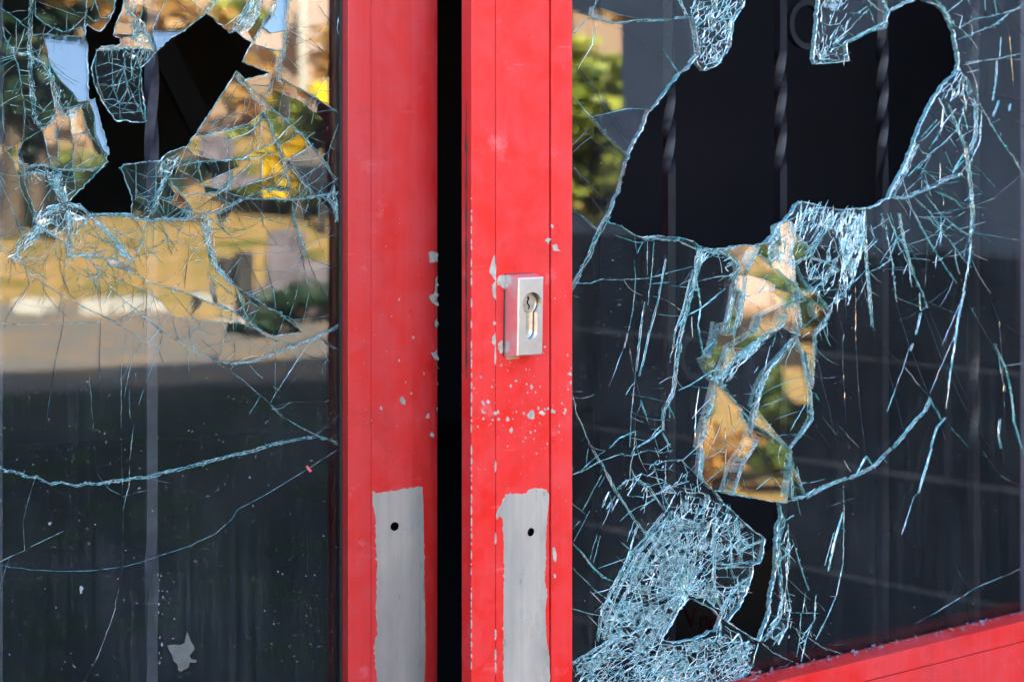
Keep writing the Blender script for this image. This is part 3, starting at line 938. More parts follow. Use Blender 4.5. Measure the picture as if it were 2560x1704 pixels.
# crushed zones: polygon, count, centre (radial) or angle, min/max length, width, cell spacing
FILL_L = [
    (pts('A', "230,1450 330,1400 470,1385 560,1415 640,1480 560,1600 400,1640 260,1600"), 150, 70, (10, 34), (1.5, 5), 17),
    (pts('A', "1560,225 1640,130 1720,0 1800,0 1780,120 1700,230 1640,240"), 160, 60, (10, 40), (1.5, 6), 13),
    (pts('A', "380,560 440,620 470,740 600,700 600,760 430,830 390,740"), 110, 60, (8, 28), (1.5, 5), 13),
    (pts('A', "110,360 210,370 330,500 350,640 320,560 200,400"), 60, 30, (8, 24), (1.5, 4), 14),
    (pts('A', "640,330 1060,330 1000,430 930,460 900,400 700,380"), 110, 80, (8, 26), (1.5, 4.5), 13),
    (pts('A', "820,0 940,0 960,120 1050,250 1040,330 900,300 900,200 860,100"), 120, 70, (8, 28), (1.5, 5), 15),
    (pts('A', "300,1150 440,1160 470,1390 380,1340 330,1220"), 110, 70, (8, 30), (1.5, 5), 14),
    (pts('A', "120,1110 300,1120 400,1200 420,1300 230,1260 150,1200"), 70, 20, (8, 28), (1.5, 4), 17),
    (pts('A', "1090,1090 1290,1010 1220,1140 1130,1250 1060,1460 1060,1250"), 110, 60, (8, 28), (1.5, 4.5), 14),
    (pts('A', "1330,920 1560,870 1560,910 1350,950"), 40, 10, (8, 30), (1.5, 4), 14),
    (pts('A', "2200,1300 2300,1250 2340,1420 2320,1560 2260,1440"), 60, 60, (8, 24), (1.5, 4.5), 14),
    (pts('A', "40,300 110,260 120,370 80,380"), 30, 60, (8, 20), (1.5, 4), 10),
    (pts('a5', "100,590 230,500 480,200 700,0 600,250 330,480 260,640"), 90, 40, (8, 30), (1.5, 5), 13),
    (pts('a6', "400,0 540,0 560,250 520,400 640,650 800,900 560,760 470,300"), 120, 70, (8, 26), (1.5, 5), 13),
    (pts('a5', "940,0 1250,0 1100,200 1150,420 950,520"), 80, 80, (10, 30), (1.5, 5), 16),
    (pts('a5', "1250,20 1400,100 1600,300 1820,600 1700,600 1450,300"), 90, -50, (10, 34), (1.5, 5), 13),
]
FILL_R = [
    (pts('D', "870,90 900,-40 1225,-40 1245,40 1170,150 1155,300 1125,360 1060,440 965,480 935,440 905,350"), 260, 60, (8, 34), (1.5, 5.5), 12),
    (pts('E', "178,-60 385,-60 385,60 372,290 380,410 160,435 165,230"), 330, ('c', 2050, 150), (12, 60), (1.5, 5), 22),
    (pts('E', "1130,430 1200,560 1290,720 1240,740 1130,700 1040,690 1000,610 1060,540 1110,510"), 260, ('c', 2402, 165), (10, 36), (1.5, 5.5), 11),
    (pts('E', "1000,610 1290,740 1260,900 1180,1000 1120,860 1030,880 900,960 860,920"), 60, ('c', 2402, 165), (12, 44), (1.2, 4), 40),
    (pts('E', "60,1370 220,1400 330,1420 490,1415 500,1568 480,1700 440,1820 350,1900 330,1760 300,1560 200,1540 60,1560 0,1568"), 360, 72, (16, 70), (1.5, 5), 16),
    (pts('G', "300,-10 490,-10 480,260 440,340 380,600 350,560 260,640 300,480 340,300"), 330, 80, (14, 60), (1.5, 5), 14),
    (pts('G', "-50,-40 300,-60 330,300 290,480 240,560 100,500 60,420 10,300 -50,200"), 150, 55, (12, 50), (1.5, 4.5), 26),
    (pts('M', "1150,360 1420,60 1500,100 1500,600 1440,700 1240,680 1030,480"), 90, 70, (8, 34), (1.5, 4.5), 18),
    (pts('N', "690,0 560,60 430,200 300,280 180,470 240,520 400,320 560,160"), 150, 50, (8, 36), (1.5, 5), 12),
    (pts('N', "60,420 160,330 200,470 340,640 240,560 160,520"), 50, 20, (8, 30), (1.2, 3.5), 14),
    (pts('M', "200,440 560,440 700,560 760,780 600,760 560,500 300,580 240,760 180,900 170,640"), 80, 40, (8, 30), (1.5, 4.5), 18),
    (pts('H', "880,180 980,240 1120,380 1300,560 1290,700 1040,760 1030,940 1290,860 1200,1080 1080,1150 1000,1070 870,990 760,1180 690,1290 860,1300 1060,1240 1130,1160 1340,1290 1300,1450 1200,1600 100,1620 85,1450 300,1300 250,1200 300,1000 400,830 590,580 750,420 820,260"), 2500, ('c', 1715, 1478), (8, 40), (1.2, 4), 12),
    (pts('H', "500,700 700,450 870,300 1000,330 1040,500 1030,900 870,980 700,1250 300,1290 330,1050"), 900, ('c', 1715, 1478), (10, 44), (1.2, 4), 22),
    (pts('H', "430,1240 760,1310 1060,1250 1300,1300 1280,1450 1150,1600 100,1620 90,1450"), 900, 20, (8, 34), (1.3, 5), 13),
    (pts('H', "1370,1290 1500,1000 1500,560 1560,560 1560,1300 1440,1370"), 60, 75, (8, 34), (1.2, 4), 26),
    (pts('H', "380,250 700,60 880,180 760,420 600,560"), 60, 50, (10, 36), (1.2, 4), 34),
]

SMALLCHIP_L = [(413, 517, 7), (362, 630, 4), (502, 766, 9), (330, 862, 4), (413, 917, 7), (576, 1003, 6), (455, 1060, 5), (491, 1132, 6),
               (435, 1178, 22), (295, 1227, 8), (602, 1283, 13), (627, 1402, 14), (232, 1308, 4), (400, 1345, 3), (670, 1250, 18), (676, 960, 12), (676, 1070, 10)]
SMALLCHIP_R = [(946, 1023, 8), (961, 1193, 14), (992, 1186, 9), (955, 1250, 7), (970, 1258, 8), (962, 1296, 7), (1017, 1088, 6), (1022, 1307, 8), (1009, 1330, 5),
               (901, 1098, 4), (925, 1350, 5), (1040, 1260, 12), (1061, 1298, 9), (1059, 1253, 8), (1120, 1300, 13), (1140, 1082, 8), (1174, 1050, 8), (1243, 1070, 6),
               (1276, 1090, 11), (1250, 1127, 5), (1303, 1122, 5), (1227, 1263, 8), (1280, 1272, 26), (1345, 1262, 20), (1365, 1236, 8), (1322, 1228, 8), (1143, 1374, 12),
               (1271, 1385, 8), (1237, 1420, 6), (1330, 1325, 6), (1222, 1445, 5), (1120, 1475, 5), (1310, 1523, 5), (1385, 1230, 7), (1078, 948, 5), (1121, 983, 5),
               (1136, 930, 4), (1240, 975, 4), (1262, 978, 4), (1315, 905, 4), (1354, 868, 5), (1362, 828, 7), (1384, 130, 18), (1411, 40, 10), (1455, 1383, 6), (1457, 1343, 5),
               (1475, 1196, 6), (1495, 1238, 10), (1490, 1260, 7), (1417, 1250, 14), (1514, 1103, 6), (1528, 1005, 14), (1532, 1060, 10), (1512, 884, 5), (1428, 513, 5),
               (1498, 497, 4), (1534, 968, 5), (1035, 675, 10), (1178, 1250, 5), (1155, 1258, 4), (1155, 1297, 4), (1300, 1375, 5), (1292, 1430, 5), (1333, 1085, 4), (1380, 1460, 4)]
# ------------------------------------------------------------------ glass building
def in_poly(x, y, P):
    c = False; n = len(P); j = n - 1
    for i in range(n):
        xi, yi = P[i]; xj, yj = P[j]
        if (yi > y) != (yj > y) and x < (xj - xi) * (y - yi) / (yj - yi) + xi:
            c = not c
        j = i
    return c

def parse(txt):
    out = []
    for ln in txt.strip().splitlines():
        head, p = ln.split('|')
        reg, st, w = head.split()
        out.append((st, float(w), pts(reg, p)))
    return out

def resample(P, step, jit, rr):
    out = [P[0]]
    for (x0, y0), (x1, y1) in zip(P, P[1:]):
        L = math.hypot(x1 - x0, y1 - y0)
        n = max(1, int(round(L / step)))
        nx, ny = (-(y1 - y0) / (L + 1e-6), (x1 - x0) / (L + 1e-6))
        for k in range(1, n + 1):
            t = k / n
            j = rr.gauss(0, jit) if k < n else rr.gauss(0, jit * .4)
            out.append((x0 + (x1 - x0) * t + nx * j, y0 + (y1 - y0) * t + ny * j))
    return out

class Acc:
    """collects small fracture facets in photo pixels, laid out on the plane of one leaf"""
    def __init__(s, leaf, depth, disp):
        s.leaf, s.depth, s.disp = leaf, depth, disp
        s.v, s.f, s.m = [], [], []
    def vert(s, u, v, h):
        p = s.leaf.loc(u, v, s.depth)
        p.y += s.disp(u, v) - h
        s.v.append(p); return len(s.v) - 1
    def ribbon(s, P, wid, mats, rr, h=.0012, taper=True, clumpy=True):
        n = len(P)
        if n < 2: return
        prev = None; mi = rr.choices(range(5), mats)[0]
        for i, (x, y) in enumerate(P):
            a = P[max(0, i - 1)]; b = P[min(n - 1, i + 1)]
            dx, dy = b[0] - a[0], b[1] - a[1]; L = math.hypot(dx, dy) + 1e-6
            nx, ny = -dy / L, dx / L
            k = 1.0
            if taper: k = min(1.0, .25 + 4.0 * min(i, n - 1 - i) / n)
            ww = wid * k * (rr.uniform(.35, 1.15) if clumpy else rr.uniform(.75, 1.0)) * .5
            o = rr.uniform(-.3, .3) * wid * (.6 if clumpy else .1)
            hh = h * rr.uniform(.2, 1.0)
            cur = (s.vert(x + nx * (ww + o), y + ny * (ww + o), .0001),
                   s.vert(x + nx * o, y + ny * o, hh + .0002),
                   s.vert(x - nx * (ww - o), y - ny * (ww - o), .0001))
            if prev:
                if rr.random() < .45: mi = rr.choices(range(5), mats)[0]
                s.f += [(prev[0], prev[1], cur[1], cur[0]), (prev[1], prev[2], cur[2], cur[1])]
                m2 = mi if rr.random() < .6 else rr.choices(range(5), mats)[0]
                s.m += [mi, m2]
            prev = cur
    def sliver(s, x, y, ang, L, w, mats, rr):
        c, sn = math.cos(ang), math.sin(ang)
        h = rr.uniform(.0001, .0010)
        k = rr.uniform(-.25, .25) * L
        a = s.vert(x - c * L / 2, y - sn * L / 2, rr.uniform(0.0001, .0008))
        b = s.vert(x + c * L / 2, y + sn * L / 2, rr.uniform(0.0001, .0008))
        l = s.vert(x + c * k - sn * w / 2, y + sn * k + c * w / 2, .0001 + rr.uniform(0, .0012))
        r = s.vert(x + c * k + sn * w / 2, y + sn * k - c * w / 2, .0001)
        t = s.vert(x + c * k, y + sn * k, h + .0002)
        m1 = rr.choices(range(5), mats)[0]; m2 = rr.choices(range(5), mats)[0]
        s.f += [(a, t, l), (t, b, l), (a, r, t), (t, r, b)]
        s.m += [m1, m1, m2, m2]

#        frost aqua teal slate spark
MW_W = (.44, .36, .11, .04, .05)
MW_M = (.30, .46, .18, .03, .03)
MW_T = (.45, .40, .05, .05, .05)
MW_G = (.05, .35, .55, .03, .02)
MW_K = (.01, .01, .03, .95, 0)
MW_B = (.30, .45, .12, .05, .08)
MW_F = (.56, .28, .07, .05, .04)

def draw_crack(acc, st, w, P, rr):
    Ltot = sum(math.hypot(b[0] - a[0], b[1] - a[1]) for a, b in zip(P, P[1:]))
    if st == 'W':
        for off, k in ((-.42, .11), (-.12, .17), (.18, .13), (.45, .09)):
            ox, oy = off * w * rr.uniform(.8, 1.2), off * w * rr.uniform(.2, .8)
            Q = [(x + ox, y + oy) for x, y in resample(P, 9, w * .10, rr)]
            acc.ribbon(Q, max(1.5, w * k), MW_W, rr, .0007)
        n = int(Ltot / 3.2)
        spread, ls = .42, (.5, 1.7)
    elif st == 'M':
        acc.ribbon(resample(P, 10, w * .07, rr), max(1.7, w * .30), MW_M, rr, .0006)
        if w > 5.5:
            Q = [(x + rr.uniform(-.35, .35) * w, y + rr.uniform(-.2, .2) * w) for x, y in resample(P, 12, w * .08, rr)]
            acc.ribbon(Q, max(1.3, w * .15), MW_M, rr, .0006)
        n = int(Ltot / 8)
        spread, ls = .45, (.6, 1.6)
    elif st == 'T':
        Q = resample(P, 12, .5, rr); i = 0
        while i < len(Q) - 1:                      # hairlines glint and fade along their length
            k = rr.randint(5, 16)
            if rr.random() < .82: acc.ribbon(Q[i:i + k + 1], w * .62, MW_T, rr, .0006, True, False)
            else: acc.ribbon(Q[i:i + k + 1], w * .4, MW_K, rr, .0004, False, False)
            i += k
        return
    elif st == 'K':
        acc.ribbon(resample(P, 14, .5, rr), w * .62, MW_K, rr, .0005, True, False)
        return
    elif st == 'G':
        acc.ribbon(resample(P, 9, w * .06, rr), w * .62, MW_G, rr, .0012, True, False)
        acc.ribbon([(x + w * .25, y) for x, y in resample(P, 9, w * .06, rr)], w * .2, MW_T, rr, .001)
        n = int(Ltot / 26); spread, ls = .35, (.5, 1.2)
    elif st == 'B':
        for off in (0, w * .55) if w > 4 else (0,):
            acc.ribbon([(x + off, y) for x, y in resample(P, 12, .3, rr)], w * .30, MW_B, rr, .0009, True, False)
        return
    for _ in range(n):
        i = rr.randrange(len(P) - 1); t = rr.random()
        x = P[i][0] + (P[i + 1][0] - P[i][0]) * t; y = P[i][1] + (P[i + 1][1] - P[i][1]) * t
        a = math.atan2(P[i + 1][1] - P[i][1], P[i + 1][0] - P[i][0]) + rr.gauss(0, spread)
        o = rr.gauss(0, .26) * w
        acc.sliver(x - math.sin(a) * o, y + math.cos(a) * o, a, w * rr.uniform(*ls), max(1.0, w * rr.uniform(.07, .18)), MW_W, rr)

def draw_fill(acc, poly, n, direc, Lr, Wr, cell, holes, rr):
    xs = [p[0] for p in poly]; ys = [p[1] for p in poly]
    def rp():
        for _ in range(200):
            x = rr.uniform(min(xs), max(xs)); y = rr.uniform(min(ys), max(ys))
            if in_poly(x, y, poly) and not any(in_poly(x, y, h) for h in holes): return x, y
        return None
    def dirat(x, y):
        if isinstance(direc, tuple): return math.atan2(y - direc[2], x - direc[1])
        return math.radians(direc if direc < 90 else direc) * 1.0
    sgn = -1.0
    # cells
    area = abs(sum(a[0] * b[1] - b[0] * a[1] for a, b in zip(poly, poly[1:] + poly[:1]))) / 2
    # cells are laid out along the fracture direction: rays and arcs round a centre, or long parallel strips
    P = []
    la, lc = cell * 1.75, cell * .72
    if isinstance(direc, tuple) and cell > 11:
        # a true web: rays running out from the blow, joined by broken rings
        r0, rings = 7.0, []
        nn = 26
        while r0 < 720:
            if 6.283 * r0 / nn > cell * 2.0: nn *= 2
            rings.append((r0, nn)); r0 += cell * rr.uniform(.9, 1.9) * min(1.0, .4 + r0 / 150.0)
        node = {}
        def nd(k, j):
            r_, n_ = rings[k]; j %= n_
            if (k, j) not in node:
                a = 6.283 * (j + rr.uniform(-.30, .30) + .35 * math.sin(k * .9)) / n_
                rj = r_ + rr.uniform(-.34, .34) * cell
                node[(k, j)] = (direc[1] + math.cos(a) * rj, direc[2] + math.sin(a) * rj)
            return node[(k, j)]
        inside = lambda p: in_poly(p[0], p[1], poly) and not any(in_poly(p[0], p[1], h) for h in holes)
        for k in range(len(rings) - 1):
            n_, n2 = rings[k][1], rings[k + 1][1]
            for j in range(n_):
                a = nd(k, j)
                if not inside(a): continue
                cl = mnoise.noise(Vector((a[0] * .012, a[1] * .012, 3.3)))
                W1 = (rr.uniform(1.0, 2.2) if rr.random() < .75 else rr.uniform(2.2, 4.4)) * (1 + .7 * cl)
                for q, pb in ([(nd(k + 1, j * n2 // n_), .93)] + ([(nd(k + 1, j * n2 // n_ + 1), .55)] if n2 > n_ or rr.random() < .3 else []) + [(nd(k, j + 1), .74)]):
                    if rr.random() < pb and inside(((a[0] + q[0]) / 2, (a[1] + q[1]) / 2)) and inside(q):
                        acc.ribbon(resample([a, q], 7, .5, rr), W1, MW_F, rr, .0006, False, False)
                c_ = [a, nd(k, j + 1), nd(k + 1, (j + 1) * n2 // n_), nd(k + 1, j * n2 // n_)]
                x_ = rr.random()
                if x_ < .50 + .9 * cl and all(inside(q) for q in c_):
                    mx_, my_ = sum(q[0] for q in c_) / 4, sum(q[1] for q in c_) / 4
                    ids = [acc.vert(mx_ + (q[0] - mx_) * .98, my_ + (q[1] - my_) * .98, .0001 + rr.uniform(0, .0007)) for q in c_]
                    acc.f.append(tuple(ids)); acc.m.append(5)
    elif isinstance(direc, tuple):
        r0 = 6.0
        while r0 < 700:
            nn = max(6, int(6.283 * r0 / (lc * (1 + r0 / 260.0))))
            for k in range(nn):
                a = 6.283 * (k + rr.uniform(-.38, .38)) / nn
                r1 = r0 + rr.uniform(-.42, .42) * la
                x, y = direc[1] + math.cos(a) * r1, direc[2] + math.sin(a) * r1
                if in_poly(x, y, poly) and not any(in_poly(x, y, h) for h in holes): P.append((x, y))
            r0 += la * min(1.0, .35 + r0 / 120.0)
    else:
        a = -math.radians(direc); c_, s_ = math.cos(a), math.sin(a)
        cx, cy = sum(xs) / len(xs), sum(ys) / len(ys); D = max(max(xs) - min(xs), max(ys) - min(ys))
        p_ = -D
        while p_ < D:
            q_ = -D
            while q_ < D:
                pp, qq = p_ + rr.uniform(-.45, .45) * la, q_ + rr.uniform(-.45, .45) * lc
                x, y = cx + c_ * pp - s_ * qq, cy + s_ * pp + c_ * qq
                if in_poly(x, y, poly) and not any(in_poly(x, y, h) for h in holes): P.append((x, y))
                q_ += lc
            p_ += la
    if len(P) > 4:
        r = delaunay_2d_cdt([Vector((p[0] / 100, p[1] / 100)) for p in P], [], [], 0, 1e-5)
        for e in r[1]:
            a, b = r[0][e[0]] * 100, r[0][e[1]] * 100
            L = (a - b).length
            if L > cell * 3.2: continue
            mx, my = (a.x + b.x) / 2, (a.y + b.y) / 2
            if not in_poly(mx, my, poly) or any(in_poly(mx, my, h) for h in holes): continue
            ea = math.atan2(b.y - a.y, b.x - a.x)
            d = dirat(mx, my) if isinstance(direc, tuple) else -dirat(mx, my)
            al = abs(math.cos(ea - d))
            if rr.random() > .26 + .70 * al ** 3: continue
            cl = mnoise.noise(Vector((mx * .012, my * .012, 3.3)))
            Q = resample([(a.x, a.y), (b.x, b.y)], 7, .7, rr)
            acc.ribbon(Q, (rr.uniform(1.0, 2.3) if rr.random() < .82 else rr.uniform(2.3, 4.2)) * (1 + .6 * cl), MW_F, rr, .0006, False, False)
        for f in r[2]:
            p3 = [r[0][i] * 100 for i in f]
            cx3, cy3 = sum(q.x for q in p3) / 3, sum(q.y for q in p3) / 3
            if max((p3[i] - p3[i - 1]).length for i in range(3)) > cell * 1.7: continue
            if not in_poly(cx3, cy3, poly) or any(in_poly(cx3, cy3, h) for h in holes): continue
            cl = mnoise.noise(Vector((cx3 * .014, cy3 * .014, 9.1)))
            if rr.random() < .42 + .6 * cl:
                ids = [acc.vert(cx3 + (q.x - cx3) * .92, cy3 + (q.y - cy3) * .92, .0001 + rr.uniform(0, .0009)) for q in p3]
                acc.f.append(tuple(ids)); acc.m.append(5)
                continue
            if rr.random() > .06 + .25 * cl: continue
            ids = [acc.vert(cx3 + (q.x - cx3) * .55, cy3 + (q.y - cy3) * .55, .0001 + rr.uniform(0, .0007)) for q in p3]
            acc.f.append(tuple(ids)); acc.m.append(rr.choices(range(5), (.50, .34, .10, .05, .01))[0])
    for _ in range(int(n * (.16 if isinstance(direc, tuple) else .38))):
        p = rp()
        if not p: continue
        d = dirat(*p) if isinstance(direc, tuple) else -dirat(*p)
        a = d + rr.gauss(0, .18) + (math.pi / 2 if rr.random() < .10 else 0)
        acc.sliver(p[0], p[1], a, rr.uniform(*Lr) * rr.uniform(.3, 1.1), rr.uniform(*Wr) * .5, MW_F, rr)

def build_glass(leaf, root, depth, quad, cracks, holes, fills, tilts, zones, mat, sigma, seed, lab, branches=()):
    rr = random.Random(seed)
    V, E = [], []
    def addp(P, closed=False):
        b = len(V)
        V.extend(Vector((x / 100, y / 100)) for x, y in P)
        E.extend((b + i, b + i + 1) for i in range(len(P) - 1))
        if closed: E.append((b + len(P) - 1, b))
    addp(quad, True)
    HR = []
    for h in holes:
        hh = resample(h + [h[0]], 9, 1.1, rr)[:-1]
        HR.append(hh); addp(hh, True)
    lines = [P for st, w, P in cracks if st in 'WMG' and w >= 4 or st == 'T' and w >= 4]
    segs = [(i, a, b) for i, P in enumerate(lines) for a, b in zip(P, P[1:])]
    segs += [(-1, a, b) for h in HR + [list(quad)] for a, b in zip(h, h[1:] + h[:1])]
    def nearest(i, p):
        best = (1e9, None)
        for j, a, b in segs:
            if j == i: continue
            dx, dy = b[0] - a[0], b[1] - a[1]; L2 = dx * dx + dy * dy + 1e-9
            t = max(0, min(1, ((p[0] - a[0]) * dx + (p[1] - a[1]) * dy) / L2))
            q = (a[0] + dx * t, a[1] + dy * t); d = math.hypot(q[0] - p[0], q[1] - p[1])
            if d < best[0]: best = (d, q)
        return best
    def cast(i, p, dr, reach):
        best = (reach, None)
        for j, a, b in segs:
            if j == i: continue
            ex, ey = b[0] - a[0], b[1] - a[1]; den = dr[0] * ey - dr[1] * ex
            if abs(den) < 1e-9: continue
            t = ((a[0] - p[0]) * ey - (a[1] - p[1]) * ex) / den
            s_ = ((a[0] - p[0]) * dr[1] - (a[1] - p[1]) * dr[0]) / den
            if 0 < t < best[0] and -.02 <= s_ <= 1.02: best = (t, (p[0] + dr[0] * t, p[1] + dr[1] * t))
        return best[1]
    for i, P in enumerate(lines):
        Q = list(P)
        for end in (0, -1):
            p, q = (P[0], P[1]) if end == 0 else (P[-1], P[-2])
            L = math.hypot(p[0] - q[0], p[1] - q[1]) + 1e-6; dr = ((p[0] - q[0]) / L, (p[1] - q[1]) / L)
            d, n = nearest(i, p)
            if d > 16: n = cast(i, p, dr, 70) or (n if d < 34 else None)
            if n:
                k = math.hypot(n[0] - p[0], n[1] - p[1]) + 1e-6
                n = (n[0] + (n[0] - p[0]) / k * 1.5, n[1] + (n[1] - p[1]) / k * 1.5)
                if end == 0: Q = [n] + Q
                else: Q = Q + [n]
        addp(Q)
    vo, eo, fo, _, oe, _ = delaunay_2d_cdt(V, E, [], 0, 1e-6)
    vo = [(p.x * 100, p.y * 100) for p in vo]
    walls = {tuple(sorted(e)) for e, o in zip(eo, oe) if len(o)}
    emap = {}
    keep = []
    for fi, f in enumerate(fo):
        cx = sum(vo[i][0] for i in f) / 3; cy = sum(vo[i][1] for i in f) / 3
        ok = in_poly(cx, cy, quad) and not any(in_poly(cx, cy, h) for h in HR)
        keep.append(ok)
        if ok:
            for a, b in zip(f, f[1:] + f[:1]): emap.setdefault(tuple(sorted((a, b))), []).append(fi)
    region = [-1] * len(fo); regs = []
    for fi in range(len(fo)):
        if not keep[fi] or region[fi] >= 0: continue
        st = [fi]; region[fi] = len(regs); lst = []
        while st:
            g = st.pop(); lst.append(g)
            f = fo[g]
            for a, b in zip(f, f[1:] + f[:1]):
                k = tuple(sorted((a, b)))
                if k in walls: continue
                for q in emap[k]:
                    if region[q] < 0: region[q] = region[fi]; st.append(q)
        regs.append(lst)
    info = []
    for lst in regs:
        A = cx = cy = 0
        for g in lst:
            (x0, y0), (x1, y1), (x2, y2) = (vo[i] for i in fo[g])
            a = abs((x1 - x0) * (y2 - y0) - (x2 - x0) * (y1 - y0)) / 2
            A += a; cx += a * (x0 + x1 + x2) / 3; cy += a * (y0 + y1 + y2) / 3
        if A <= 1e-6: A = 1e-6; cx, cy = vo[fo[lst[0]][0]]; cx *= A; cy *= A
        info.append([A, cx / A, cy / A, 0.0, 0.0])
    big = max(range(len(regs)), key=lambda i: info[i][0])
    def find(px, py):
        for fi, f in enumerate(fo):
            if keep[fi] and in_poly(px, py, [vo[i] for i in f]): return region[fi]
        return -1
    for i, it in enumerate(info):
        if i == big: continue
        k = sigma * min(1.0, (2500.0 / max(it[0], 300)) ** .35)
        it[3] = rr.gauss(0, k); it[4] = rr.gauss(0, k)
        for Z, yw, pt, js in zones:
            if in_poly(it[1], it[2], Z):
                it[3] = yw + rr.gauss(0, js); it[4] = pt + rr.gauss(0, js)
    for px, py, yw, pt in tilts:
        r = find(px, py)
        if r >= 0 and r != big: info[r][3] = yw; info[r][4] = pt
        elif r == big: print('tilt seed falls in main pane', px, py)
    strong = [i for i in range(len(regs)) if abs(info[i][3]) + abs(info[i][4]) > 2.0]
    cen = {}
    def yoff(i, p):
        if i not in cen: cen[i] = leaf.loc(info[i][1], info[i][2], depth)
        c = cen[i]
        return (p.x - c.x) * math.tan(math.radians(info[i][3])) + (p.z - c.z) * math.tan(math.radians(info[i][4]))
    sb = []
    for i in strong:
        xs = [vo[k][0] for g in regs[i] for k in fo[g]]; ys = [vo[k][1] for g in regs[i] for k in fo[g]]
        sb.append((i, min(xs), max(xs), min(ys), max(ys)))
    def disp(u, v):
        for i, x0, x1, y0, y1 in sb:
            if x0 <= u <= x1 and y0 <= v <= y1:
                for g in regs[i]:
                    if in_poly(u, v, [vo[k] for k in fo[g]]):
                        return yoff(i, leaf.loc(u, v, depth))
        return 0.0
    TH = .0045
    def geom(i, verts, faces, mi):
        b = {}; ed = {}
        for g in regs[i]:
            for k in fo[g]:
                if k not in b:
                    p = leaf.loc(vo[k][0], vo[k][1], depth); p.y += yoff(i, p)
                    b[k] = len(verts); verts.append(p); verts.append(p + Vector((0, TH, 0)))
            f = [b[k] for k in fo[g]]
            (x0, y0), (x1, y1), (x2, y2) = (vo[k] for k in fo[g])
            if (x1 - x0) * (y2 - y0) - (x2 - x0) * (y1 - y0) > 0: f = f[::-1]; fk = list(fo[g])[::-1]
            else: fk = list(fo[g])
            faces.append(tuple(f)); mi.append(0)
            faces.append(tuple(q + 1 for q in f[::-1])); mi.append(0)
            for a, c in zip(fk, fk[1:] + fk[:1]):
                ed.setdefault(tuple(sorted((a, c))), []).append((a, c))
        for k, l in ed.items():
            if len(l) == 1 and (i in strong or len(emap[k]) == 1):
                a, c = l[0]
                faces.append((b[c], b[a], b[a] + 1, b[c] + 1)); mi.append(1)
    order = sorted((i for i in range(len(regs)) if i != big), key=lambda i: -info[i][0])
    v, f, m = [], [], []
    geom(big, v, f, m)
    pane = mesh_obj('glass_pane', v, f, [mat, M_CUT], root, m)
    tag(pane, lab)
    for i in order[:260]:
        if info[i][0] < 30: break
        v, f, m = [], [], []
        geom(i, v, f, m)
        mesh_obj('glass_shard', v, f, [M_DELAM if info[i][4] > 7.5 else mat, M_CUT], pane, m)
    rest = [i for i in order[260:]] + [i for i in order[:260] if info[i][0] < 30]
    if rest:
        v, f, m = [], [], []
        for i in rest: geom(i, v, f, m)
        tag(mesh_obj('glass_splinter', v, f, [mat, M_CUT], pane, m), kind='stuff')
    print('regions', len(regs), 'strong', len(strong), 'big', info[big][0])
    # fine branches leaving the traced cracks
    lens = [sum(math.hypot(b[0] - a[0], b[1] - a[1]) for a, b in zip(P, P[1:])) if s_ in 'WMG' else 0 for s_, w, P in cracks]
    for cx_, cy_, rad_, cnt, lr in branches:
        made = tries = 0
        while made < cnt and tries < cnt * 40:
            tries += 1
            s_, w, P = cracks[rr.choices(range(len(cracks)), lens)[0]]
            i = rr.randrange(len(P) - 1); t = rr.random()
            x = P[i][0] + (P[i + 1][0] - P[i][0]) * t; y = P[i][1] + (P[i + 1][1] - P[i][1]) * t
            if math.hypot(x - cx_, y - cy_) > rad_: continue
            a = math.atan2(P[i + 1][1] - P[i][1], P[i + 1][0] - P[i][0]) + rr.choice((-1, 1)) * rr.uniform(.35, 1.5)
            L = rr.uniform(*lr) * rr.random() ** .5; cv_ = rr.gauss(0, .10); Q = [(x, y)]
            for k in range(5):
                x += math.cos(a) * L / 5; y += math.sin(a) * L / 5; a += cv_; Q.append((x, y))
            if any(in_poly(q[0], q[1], h) for h in HR for q in Q[1:]) or not all(in_poly(q[0], q[1], quad) for q in Q): continue
            cracks.append((rr.choices('TTTGK', (4, 4, 3, 2.5, 2.5))[0], rr.uniform(1.5, 2.9), Q)); lens.append(0); made += 1
    acc = Acc(leaf, depth, disp)
    for st, w, P in cracks: draw_crack(acc, st, w, P, rr)
    for h in HR:
        acc.ribbon(h + [h[0]], 3.6, MW_W, rr, .0010, False)
        for q in range(len(h)):
            if rr.random() < .5:
                a = h[q]; b = h[(q + 1) % len(h)]
                acc.sliver(a[0], a[1], math.atan2(b[1] - a[1], b[0] - a[0]) + rr.gauss(0, .4), rr.uniform(5, 14), rr.uniform(1, 3), MW_W, rr)
    o = mesh_obj('crack_line', acc.v, acc.f, CRM, pane, acc.m); tag(o, kind='stuff')
    acc = Acc(leaf, depth, disp)
    for poly, n, direc, Lr, Wr, cell in fills: draw_fill(acc, poly, n, direc, Lr, Wr, cell, HR, rr)
    o = mesh_obj('crushed_glass', acc.v, acc.f, CRM, pane, acc.m); tag(o, kind='stuff')
    return pane

